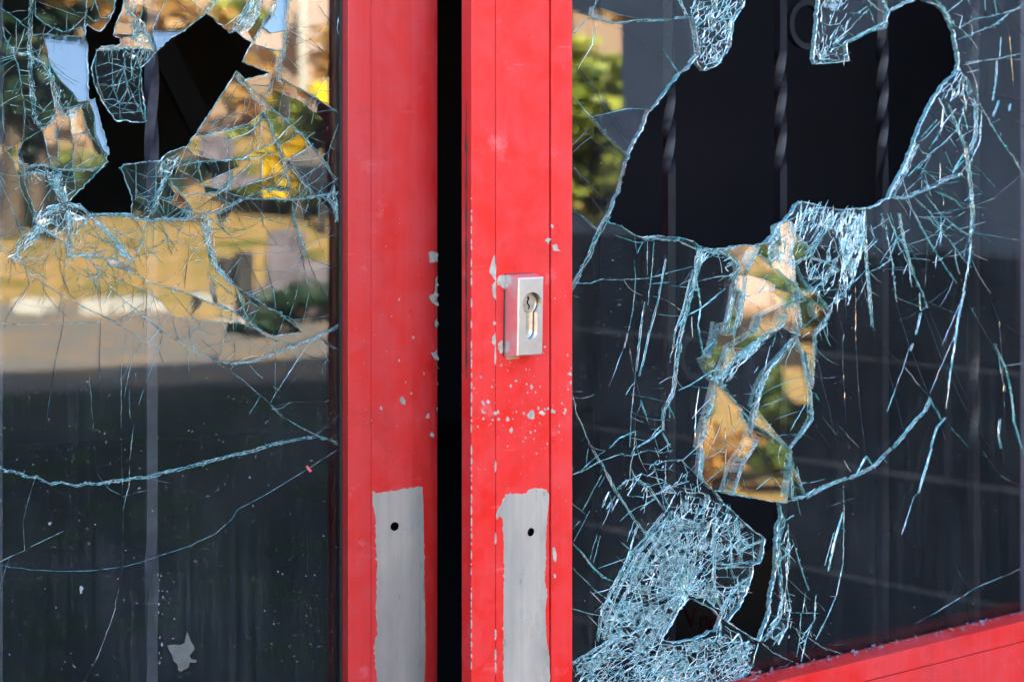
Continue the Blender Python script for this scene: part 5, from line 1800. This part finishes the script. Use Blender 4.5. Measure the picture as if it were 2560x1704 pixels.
# black gasket up the lock side
rbox('gasket', x_gl - .001, x_gl + .0015, GD - .004, GD - .0005, ZG, 1.98, M_GASKET, rl, .0003)

flat = lambda x: 0.0
k5 = lambda x, y: (840 + x * .38265, 550 + y * .38265)
k6 = lambda x, y: (840 + x * .38265, 1104 + y * .38265)
def K(fn, s): return [fn(*map(float, a.split(','))) for a in s.split()]
rr = random.Random(11)
big = [K(k5, "1035,228 1044,330 1043,400 1030,387 1000,342 1012,280"), K(k5, "1018,425 1043,398 1045,525 1026,502"),
       K(k5, "1052,400 1060,365 1080,358 1106,360 1110,455 1085,440 1070,425 1052,425"), K(k5, "1060,805 1085,785 1090,860 1072,872 1058,840"),
       K(k5, "1018,765 1042,738 1043,950 1032,930 1036,820 1016,800"), K(k5, "1412,165 1438,155 1448,185 1470,205 1420,200"),
       K(k5, "1104,880 1200,895 1190,905 1112,908"), K(k6, "1412,690 1425,685 1440,735 1432,785 1418,770"), K(k6, "1418,860 1436,865 1434,890 1422,885")]
pcs = [skin_piece('c', R, P, flat, None, None, cell=None, jit=.7, rr=rr) for P in big]
for x, y, r in SMALLCHIP_R:
    u, v = k5(x, y); pcs.append(skin_piece('c', R, blob(u, v, r * .40, rr, 8, rr.uniform(.9, 1.6)), flat, None, None))
for k in range(70):        # spatter of tiny chips round the handle height
    v = 1010 + rr.gauss(0, 95) if rr.random() < .75 else rr.uniform(900, 1240)
    u = rr.uniform(1182, 1428)
    if 1370 < u < 1381 or 1262 < u < 1370 and v < 895: continue
    pcs.append(skin_piece('c', R, blob(u, v, rr.uniform(.4, 1.3), rr, 6, rr.uniform(.8, 1.8)), flat, None, None, lift=.0002))
v = 120.0
while v < 1720:             # worn free edge
    dens = .25 if v < 520 else .85
    L = rr.uniform(3, 26)
    if rr.random() < dens:
        w = rr.uniform(1.2, 3.4) * (.6 if v < 520 else 1)
        P = [(1177.5, v), (1177.5 + w * rr.uniform(.5, 1), v + L * .2), (1177.5 + w, v + L * .6), (1177.5 + w * .5, v + L), (1177.3, v + L)]
        pcs.append(skin_piece('c', R, P, flat, None, None, lift=.0003))
    v += L + rr.uniform(1, 14) * (4 if v < 520 else 1)
for v in (1150, 1330, 1620, 1570, 1652):   # flakes on the seam
    P = [(1238, v), (1240.5, v + 6), (1240, v + 26), (1237, v + 30), (1236.4, v + 12)]
    pcs.append(skin_piece('c', R, P, flat, None, None, lift=.0003, jit=.4, rr=rr))
join_pieces('paint_chip', pcs, M_CHIP, rl, 'stuff')
P = K(k6, "1108,345 1180,336 1215,345 1248,335 1262,310 1300,303 1340,305 1372,322 1392,350 1384,440 1374,550 1370,700 1364,900 1378,1000 1366,1100 1374,1300 1394,1400 1394,1640 1096,1640 1094,1000 1100,850 1094,600 1088,500 1066,480 1050,506 1048,460 1070,425 1090,392")
edgeP = [(x + rr.uniform(-1.6, 1.4), y + rr.uniform(-3.0, 1.5)) for x, y in resample(P + [P[0]], 6, 1.2, rr)[:-1]]
join_pieces('chipped_edge', [skin_piece('p', R, edgeP, flat, None, None, lift=.00015)], M_CHIP, rl)
join_pieces('bare_metal_patch', [skin_piece('p', R, P, flat, None, None, cell=None, jit=.4, rr=rr, lift=.0003)], M_METAL, rl, None, 'grey patch on the right stile where the pull handle was')
def screw_hole(leaf, u, v, r, root, yv=0.0):
    c = leaf.loc(u, v, yv)
    bm = bmesh.new()
    ro, ri = r * 1.28, r
    n = 20
    A = [bm.verts.new((c.x + math.cos(6.283 * i / n) * ro, yv - .0006, c.z + math.sin(6.283 * i / n) * ro)) for i in range(n)]
    B = [bm.verts.new((c.x + math.cos(6.283 * i / n) * ri, yv - .0010, c.z + math.sin(6.283 * i / n) * ri)) for i in range(n)]
    D = [bm.verts.new((c.x + math.cos(6.283 * i / n) * ri * .93, yv - .00045, c.z + math.sin(6.283 * i / n) * ri * .93)) for i in range(n)]
    for i in range(n):
        j = (i + 1) % n
        bm.faces.new((A[i], A[j], B[j], B[i])); bm.faces.new((B[i], B[j], D[j], D[i]))
    o = bm_obj('hole_rim', bm, M_METAL, root, True)
    bm = bmesh.new(); bm.faces.new([bm.verts.new((c.x + math.cos(6.283 * i / n) * ri * .94, yv - .00046, c.z + math.sin(6.283 * i / n) * ri * .94)) for i in range(n)])
    h = bm_obj('screw_hole', bm, M_BLACK, root)
screw_hole(R, 840 + 1270 * .38265, 1104 + 588 * .38265, .0033, rl)
# worn dark scrape down the free edge side
sv, sf = [], []
for k in range(30):
    t = k / 29; z = R.loc(1166, 250 + t * 700, 0).z
    w = (.0012 + .0005 * math.sin(k * 1.7)) * min(1, t * 6 + .15)
    sv += [(-.0003, .0065 - w + rr.uniform(-.0003, .0003), z), (-.0003, .0065 + w + rr.uniform(-.0003, .0003), z)]
    if k: b = 2 * k; sf.append((b - 2, b, b + 1, b - 1))
mesh_obj('edge_scrape', sv, sf, simple('bare_brown_scrape', (.075, .055, .035), .6, var=.4, scale=120), rl)

# lock: rectangular escutcheon with a euro-profile cylinder
kl = lambda x, y: (1240 + x * .1658, 660 + y * .1658)
PR = .0150
q = [R.loc(*kl(*p), -PR) for p in ((345, 215), (725, 190), (705, 1355), (320, 1395))]
cx = sum(p.x for p in q) / 4; cz = sum(p.z for p in q) / 4
wl = ((q[1] - q[0]).length + (q[2] - q[3]).length) / 2; hl = ((q[0] - q[3]).length + (q[1] - q[2]).length) / 2
lk = empty('lock', (cx, 0, cz), 0, rl); 
lk.rotation_euler = (0, math.radians(1.1), 0)
kc = R.loc(*kl(533, 597), -PR); kx, kz = kc.x - cx, kc.z - cz
def key_outline(cx_, cz_, r, hw, bot, n=22):
    a0 = math.asin(hw / r); out = []
    for i in range(n + 1):
        a = -math.pi / 2 + a0 + (2 * math.pi - 2 * a0) * i / n
        out.append((cx_ + math.cos(a) * r, cz_ + math.sin(a) * r))
    for i in range(9):
        a = math.pi + math.pi * i / 8
        out.append((cx_ + math.cos(a) * hw, cz_ + bot + hw + math.sin(a) * hw))
    return out
KO = key_outline(kx + .0004, kz, .0083, .0051, -.0258)
bevel = .0008
def plate_hole(outer, inner, yf, mat, parent, wall_to):
    V = [Vector((x * 100, z * 100)) for x, z in outer + inner]
    no, ni = len(outer), len(inner)
    E = [(i, (i + 1) % no) for i in range(no)] + [(no + i, no + (i + 1) % ni) for i in range(ni)]
    vo, eo, fo, *_ = delaunay_2d_cdt(V, E, [], 0, 1e-7)
    vs = [(p.x / 100, yf, p.y / 100) for p in vo]; fs = []
    for f in fo:
        cxx = sum(vo[i].x for i in f) / 300; czz = sum(vo[i].y for i in f) / 300
        if in_poly(cxx, czz, outer) and not in_poly(cxx, czz, inner): fs.append(tuple(f))
    b = len(vs)
    for x, z in inner: vs += [(x, yf, z), (x, wall_to, z)]
    for i in range(ni): j = (i + 1) % ni; fs.append((b + 2 * i, b + 2 * j, b + 2 * j + 1, b + 2 * i + 1))
    return vs, fs
hw_, hh_ = wl / 2, hl / 2
outer = [(-hw_ + bevel, -hh_ + bevel), (hw_ - bevel, -hh_ + bevel), (hw_ - bevel, hh_ - bevel), (-hw_ + bevel, hh_ - bevel)]
vs, fs = plate_hole(outer, KO, -PR, None, None, -PR + .0058)
b = len(vs)
ring1 = [(-hw_, -PR + bevel, -hh_), (hw_, -PR + bevel, -hh_), (hw_, -PR + bevel, hh_), (-hw_, -PR + bevel, hh_)]
ring0 = [(x, -PR, z) for x, z in outer]; ring2 = [(-hw_ - .0016, 0, -hh_ - .0016), (hw_ + .0012, 0, -hh_ - .0016), (hw_ + .0012, 0, hh_ + .0016), (-hw_ - .0016, 0, hh_ + .0016)]
vs += ring0 + ring1 + ring2
for i in range(4):
    j = (i + 1) % 4
    fs += [(b + i, b + j, b + 4 + j, b + 4 + i), (b + 4 + i, b + 4 + j, b + 8 + j, b + 8 + i)]
esc = mesh_obj('escutcheon', vs, fs, M_ALU, lk)
KI = key_outline(kx, kz, .0080, .0048, -.0255)
cv = [(x, -PR + .0052, z) for x, z in KI]
mesh_obj('cylinder_body', cv, [tuple(range(len(cv)))], M_STEEL, esc)
def disc(name, r, y, mat, parent, dx=0.0, dz=0.0, r2=None, y2=None, n=28):
    vs = [(kx + dx + math.cos(6.2832 * i / n) * r, y, kz + dz + math.sin(6.2832 * i / n) * r) for i in range(n)]
    fs = [tuple(range(n))]
    if r2:
        vs += [(kx + dx + math.cos(6.2832 * i / n) * r2, y2, kz + dz + math.sin(6.2832 * i / n) * r2) for i in range(n)]
        fs += [(i, (i + 1) % n, n + (i + 1) % n, n + i) for i in range(n)]
    return mesh_obj(name, vs, fs, mat, parent)
disc('brass_ring', .0073, -PR + .0046, M_BRASS, esc, r2=.0075, y2=-PR + .0053)
disc('shadow_gap', .0066, -PR + .00455, M_BLACK, esc)
disc('key_plug', .0062, -PR + .0038, M_STEEL, esc, r2=.0065, y2=-PR + .0046)
ks = [(-.0010, .0052), (.0002, .0049), (.0006, .0030), (-.0002, .0018), (-.0006, .0006), (.0002, -.0006), (.0012, -.0018), (.0010, -.0034), (.0006, -.0042),
      (-.0004, -.0042), (-.0001, -.0030), (0.0, -.0022), (-.0010, -.0010), (-.0018, .0004), (-.0016, .0020), (-.0008, .0030), (-.0016, .0040)]
mesh_obj('keyhole', [(kx + x, -PR + .0037, kz + z) for x, z in ks], [tuple(range(len(ks)))], M_BLACK, esc)
# thin dark line round the escutcheon
mesh_obj('dark_outline', [(x, -.0003, z) for x, z in ((-hw_ - .0026, -hh_ - .002), (hw_ + .0014, -hh_ - .002), (hw_ + .0014, hh_ + .002), (-hw_ - .0026, hh_ + .002))], [(0, 1, 2, 3)], M_GASKET, lk)

# ------------------------------------------------------------------ LEFT DOOR LEAF
XL = lambda u, v=850, d=0.0: Lf.loc(u, v, d).x
LD = .023
lx_gl, lx_be, lx_st = XL(870), XL(927.6), XL(928.6)
xe = XL(1101); R0x = XL(1004); CH = .060; CW = XL(1101) + .0125 - R0x
def lprof(x):
    if x <= R0x: return 0.0
    t = min(1.0, (x - R0x) / CW)
    return CH * (1 - math.sqrt(max(0.0, 1 - t ** 2.0)))
xclamp = R0x + CW - .0058
ll = empty('door_leaf', (Lf.p.x, Lf.p.y, 0), Lf.a)
tag(ll, 'left red door leaf with rounded edge and a jagged hole high in its pane', 'door', 'pair of red glazed door leaves')
ZBL = ZB - .07; ZSL = ZS - .07
prof = [(lx_st, 0.0)]
for k in range(41):
    x = R0x + CW * (1 - (1 - k / 40) ** 1.6); prof.append((x, lprof(x)))
prof += [(R0x + CW, .061), (lx_st, .061)]
so = extr_profile('lock_stile', prof, .02, 2.09, M_RED, ll)
for p in so.data.polygons:
    if len(p.vertices) == 4 and .001 < p.center.y < .0602: p.use_smooth = True
rbox('glazing_bead', lx_gl, lx_be, 0.0, LD, ZBL + .0005, 1.98, M_RED, ll)
rbox('stile_core', lx_gl + .004, lx_st, .006, .045, .02, 2.09, M_GASKET, ll, .0002)
WL = .77
hx1, hx0 = -WL, -WL + .095
rbox('hinge_stile', hx1, hx0 - .018, 0, .045, .02, 2.09, M_RED, ll)
rbox('glazing_bead', hx0 - .0175, hx0, 0, LD, ZBL + .0005, 1.98, M_RED, ll)
rbox('glazing_bead', hx0 - .0175, lx_be, 0, LD, ZSL + .0008, ZBL, M_RED, ll)
rbox('bottom_rail', hx0 - .0175, lx_be, 0, .045, ZSL - .115, ZSL, M_RED, ll)
rbox('kick_panel', hx0 - .0175, lx_be, .008, .04, .14, ZSL - .116, M_RED, ll)
rbox('bottom_rail', hx0 - .0175, lx_be, 0, .045, .02, .139, M_RED, ll)
rbox('top_rail', hx0 - .0175, lx_be, 0, .045, 2.0, 2.09, M_RED, ll)
rbox('glazing_bead', hx0 - .0175, lx_be, 0, LD, 1.981, 1.9995, M_RED, ll)
rbox('gasket', lx_gl - .0022, lx_gl + .001, LD - .006, LD - .0005, ZBL, 1.98, M_GASKET, ll, .0003)

rr = random.Random(21)
big = [K(k5, "605,212 625,203 650,207 668,222 682,235 686,286 665,270 640,275 612,281"), K(k5, "650,378 668,364 686,364 686,565 650,560 628,540 608,508 612,490 640,480 648,430"),
       K(k5, "660,640 686,618 686,688 660,705 640,692 645,665"), K(k5, "618,868 640,866 660,838 686,855 686,912 655,914 635,895")]
pcs = [skin_piece('c', Lf, P, lprof, None, None, cell=4, jit=.7, rr=rr) for P in big]
for x, y, r in SMALLCHIP_L:
    u, v = k5(x, y); pcs.append(skin_piece('c', Lf, blob(u, v, r * .42, rr, 8, 1.2), lprof, None, None, cell=3 if r > 9 else None))
for k in range(46):
    u, v = rr.uniform(872, 1060), rr.uniform(500, 1210)
    pcs.append(skin_piece('c', Lf, blob(u, v, rr.uniform(.4, 1.2), rr, 6), lprof, None, None, lift=.0002))
join_pieces('paint_chip', pcs, M_CHIP, ll, 'stuff')
P = K(k6, "240,325 262,335 330,325 400,318 500,300 540,292 565,296 570,400 573,600 576,900 582,1100 583,1400 576,1640 274,1640 268,1500 256,1430 252,1330 258,1285 275,1262 271,1200 266,1120 262,1070 269,1000 272,900 264,885 270,800 265,700 262,600 262,500 250,440 240,400")
edgeP = [(x + rr.uniform(-3.0, .4), y + rr.uniform(-2.0, 1.0)) for x, y in resample(P + [P[0]], 6, 1.0, rr)[:-1]]
join_pieces('chipped_edge', [skin_piece('p', Lf, edgeP, lprof, None, None, cell=5, lift=.00015)], M_CHIP, ll)
join_pieces('bare_metal_patch', [skin_piece('p', Lf, P, lprof, None, None, cell=5, jit=.35, rr=rr, lift=.0003)], M_METAL, ll, None, 'grey patch on the left stile where the pull handle was')
rbox('brush_seal', R0x + CW - .004, R0x + CW + .004, .064, .075, .02, 2.09, simple('charcoal_brush_seal', (.05, .05, .055), .8, var=.3, scale=200), ll)
screw_hole(Lf, 840 + 382 * .38265, 1104 + 551 * .38265, .0038, ll)

# ------------------------------------------------------------------ wrought-iron bars and rings behind the panes
def bar_mesh(x, y, z0, z1, half, zones):
    zs = [z0]; z = z0
    while z < z1:
        inz = any(a - .01 < z < b + .01 for a, b, _ in zones)
        z += .0008 if inz else .03
        zs.append(min(z, z1))
    v, f = [], []
    for k, z in enumerate(zs):
        ang = 0.0
        for a, b, turns in zones:
            t = min(1, max(0, (z - a) / (b - a))); ang += turns * 6.2832 * t
        h = half
        for i in range(4):
            q = math.pi / 4 + i * math.pi / 2 + ang
            v.append((x + math.cos(q) * h * 1.414, y + math.sin(q) * h * 1.414, z))
        if k:
            b0 = 4 * k - 4
            for i in range(4): f.append((b0 + i, b0 + (i + 1) % 4, b0 + 4 + (i + 1) % 4, b0 + 4 + i))
    return v, f
def ring_mesh(cx_, cy_, cz_, r, w, t, n=48):
    v, f = [], []
    for i in range(n):
        a = 6.2832 * i / n
        for dr, dy in ((w, -t), (w, t), (-w, t), (-w, -t)):
            v.append((cx_ + math.cos(a) * (r + dr), cy_ + dy, cz_ + math.sin(a) * (r + dr)))
    for i in range(n):
        j = (i + 1) % n
        for k in range(4): f.append((4 * i + k, 4 * j + k, 4 * j + (k + 1) % 4, 4 * i + (k + 1) % 4))
    return v, f
GY = .075
gr = rbox('security_grille', x_gl, xh0, GY - .004, GY + .004, ZB - .06, ZB - .035, M_IRON, rl, .0005)
for u, zn in ((1672, ((1.155, 1.232, .6),)), (1951, ((1.155, 1.262, .75),)), (2206, ((1.165, 1.275, .85),)), (2434, ((1.21, 1.31, .75), (.885, .985, .5))), (2640, ((1.16, 1.26, .75),))):
    x = XR(u, 850, GY)
    v, f = bar_mesh(x, GY, ZB - .05, 1.97, .0040, zn)
    mesh_obj('bar', v, f, M_IRON, gr)
for u, vv, r in ((2015, 62, .0195), (1742, 886, .0185), (1872, 758, .0190)):
    c = R.loc(u, vv, GY)
    v, f = ring_mesh(c.x, GY, c.z, r, .0026, .003)
    mesh_obj('ring', v, f, M_IRON, gr, smooth=False)
grl = rbox('security_grille', hx0, lx_gl, GY - .004, GY + .004, ZBL - .06, ZBL - .035, M_BARL, ll, .0005)
for u, zn in ((379, ((1.10, 1.265, .75), (.80, .86, .25))), (-8, ((1.10, 1.265, 1.0),)), (-390, ((1.10, 1.265, 1.0),))):
    x = XL(u, 850, GY)
    v, f = bar_mesh(x, GY, ZBL - .05, 1.97, .0042, zn)
    mesh_obj('bar', v, f, M_BARL, grl)

# ------------------------------------------------------------------ the two broken panes
def quad_of(leaf, x0, x1, z0, z1, d):
    return [leaf.proj(x0, d, z1), leaf.proj(x1, d, z1), leaf.proj(x1, d, z0), leaf.proj(x0, d, z0)]
cl = parse(LEFT)
tl = [(150, 128, 2, 12), (130, 105, 0, 11), (190, 180, 3, 13), (205, 225, 3, 13),
      (440, 40, -3, 14), (415, 90, -3, 15), (660, 40, 4, 12), (700, 60, 3, 10), (690, 95, 2, 1.5), (655, 130, 1.5, .5),
      (560, 270, -2.5, .8), (600, 240, -1, .6), (770, 290, .6, -1.4), (800, 250, .5, -1.2), (125, 360, 5, .6), (150, 380, 5, .3), (215, 400, 5.5, .8), (220, 330, 4, 1.5),
      (200, 450, 5, .2), (240, 300, 3, 12), (235, 280, 3, 14), (330, 440, 1.5, -8), (360, 430, 1.5, -8), (520, 360, 1.5, -2.2), (480, 350, 1.2, -2.0), (440, 480, 3, 2.6), (480, 450, -1, 1),
      (560, 440, 1, -1.5), (620, 430, 1, -1.8), (730, 420, 0, -3.2), (790, 430, 0, -3.8), (560, 35, 2, -7), (130, 30, 1, -7), (90, 30, 1, -7), (300, 130, 2, -9), (640, 190, 2, -6),
      (270, 210, 2, -9), (260, 170, 2, -9), (330, 230, 2, -9), (300, 260, 2, -9)]
zl = [(pts('A', "640,330 1060,345 1000,460 970,560 1000,832 800,832 626,470"), 2, -9, .5)]
build_glass(Lf, ll, LD, quad_of(Lf, hx0 - .006, lx_gl + .006, ZBL - .006, 1.985, LD), cl, HOLE_L, FILL_L, tl, zl, M_GLASS_L, .55, 3, 'cracked left pane mirroring the sunlit bank', [(300, 250, 520, 280, (25, 130)), (600, 420, 330, 230, (25, 120)), (100, 500, 300, 150, (20, 110)), (420, 720, 420, 140, (30, 150)), (500, 800, 400, 40, (30, 120))])
crk = parse(RIGHT)
tr = [(1440, 10, -6.3, .4), (1500, 30, -6.3, 1.0), (1530, 60, -6.4, .3), (1520, 150, -6.8, .2), (1560, 240, -6.8, .2), (1470, 420, -5.3, .2), (1440, 330, -5.3, .2), (1500, 470, -5.3, .2),
      (1450, 590, -8, -.5), (1460, 570, -8, -.5),
      (1800, 1150, -19, 9.6), (1780, 1100, -19, 9.6), (1850, 1180, -18.5, 6.2), (1900, 1180, -18, 5.0), (1870, 1110, -18, 5.2), (1960, 960, -17, 4.4), (1990, 1000, -17, 4.4), (1985, 1180, -17, 6), (1940, 1100, -16, 5),
      (1870, 720, -19.5, 4.1), (1900, 740, -19.5, 4), (1850, 700, -19.5, 4.1), (1830, 760, -19, 4.2), (1800, 780, -19, 4.2), (1890, 690, -18, 2.6), (2015, 780, -19, 2.0), (2040, 775, -20, 2.0), (1990, 680, -18, 2), (1930, 640, -17, 2),
      (1930, 800, -19, 4), (1790, 830, -19, 4.2), (1820, 860, -19, 4.2), (1780, 900, -16, 4), (1850, 800, -16, 4),
      (1500, 700, 0, 0), (1600, 700, 0, 0), (1500, 640, 0, 0), (1600, 620, 0, 0), (1560, 580, 0, 0), (1660, 640, 0, 0),  (1460, 800, 0, 0), (1700, 1400, 0, 0), (1640, 1400, 0, 0), (1740, 1320, 0, 0), (1700, 1250, 0, 0), (1650, 1300, 0, 0), (1600, 1500, 0, 0), (1750, 1400, 0, 0), (1690, 1330, 0, 0), (1620, 1640, 0, 0), (1450, 1600, 0, 0), (1470, 1590, 0, 0), (1700, 1640, 0, 0), (1770, 760, 0, 0), (1760, 800, 0, 0), (1790, 720, 0, 0), (1775, 690, 0, 0), (1780, 840, 0, 0)]
zr = [(pts('P', "1790,690 1845,560 1940,555 1990,640 2012,700 2078,770 2025,850 1960,860 1850,860 1790,960 1765,1010 1800,800"), -19, 3.8, 1.4)]
build_glass(R, rl, GD, quad_of(R, x_gl - .006, xh0 + .006, ZB - .006, 1.985, GD), crk, HOLE_R, FILL_R, tr, zr, M_GLASS_R, .30, 9, 'cracked right pane mirroring a dark block wall', [(2300, 350, 330, 60, (30, 130)), (2150, 640, 330, 60, (30, 130)), (1800, 900, 380, 130, (25, 120)), (1620, 1300, 380, 110, (25, 110)), (1980, 1450, 230, 50, (20, 80)), (2350, 900, 400, 30, (40, 200))])

# residue stuck to the left pane
rr = random.Random(77)
P = [(0 + x * .3851, 1100 + y * .3851) for x, y in ((1085, 1330), (1110, 1325), (1170, 1325), (1200, 1310), (1212, 1240), (1225, 1262), (1245, 1310), (1265, 1345), (1248, 1372), (1232, 1395), (1240, 1415), (1278, 1425),
      (1270, 1440), (1232, 1440), (1225, 1470), (1172, 1500), (1155, 1490), (1150, 1450), (1128, 1432), (1118, 1400), (1105, 1375))]
yl = lambda x: LD
join_pieces('paper_residue', [skin_piece('p', Lf, P, yl, None, None, jit=.5, rr=rr, lift=.0003)], simple('grey_green_paper', (.10, .12, .115), .8, var=.2, scale=120), ll)
pc = [skin_piece('p', Lf, blob(202, 1473, 7, rr, 8, 1.2), yl, None, None, lift=.0003), skin_piece('p', Lf, blob(124, 1307, 5, rr, 7, .8), yl, None, None, lift=.0003)]
for k in range(90):
    u, v = rr.uniform(5, 840), rr.uniform(1000, 1690)
    if rr.random() < .4: u = rr.gauss(700, 70)
    if u > 840: continue
    pc.append(skin_piece('p', Lf, blob(u, v, rr.choice((.7, .8, 1.0, 1.4, 2.2)), rr, 5), yl, None, None, lift=.0003))
for k in range(14):        # flecks along the left bar line
    v = rr.uniform(1430, 1680); u = 398 + rr.uniform(-8, 10)
    pc.append(skin_piece('p', Lf, blob(u, v, rr.uniform(1, 2.6), rr, 6, 2.2), yl, None, None, lift=.0003))
join_pieces('dirt_fleck', pc, simple('pale_dirt_fleck', (.22, .25, .28), .8, var=.3, scale=200), ll, 'stuff')
join_pieces('red_paint_fleck', [skin_piece('p', Lf, [(764, 1165), (769, 1163), (780, 1176), (774, 1180)], yl, None, None, lift=.0004)], simple('red_fleck', (.75, .12, .12), .6), ll)
yr = lambda x: GD
pc = []
for k in range(120):
    u, v = rr.uniform(1435, 2555), rr.uniform(0, 1640)
    if any(in_poly(u, v, h) for h in HOLE_R): continue
    pc.append(skin_piece('p', R, blob(u, v, rr.choice((.6, .8, 1.0, 1.6)), rr, 5), yr, None, None, lift=.0003))
join_pieces('dirt_fleck', pc, simple('pale_dirt_fleck_right', (.20, .24, .28), .8, var=.3, scale=200), rl, 'stuff')
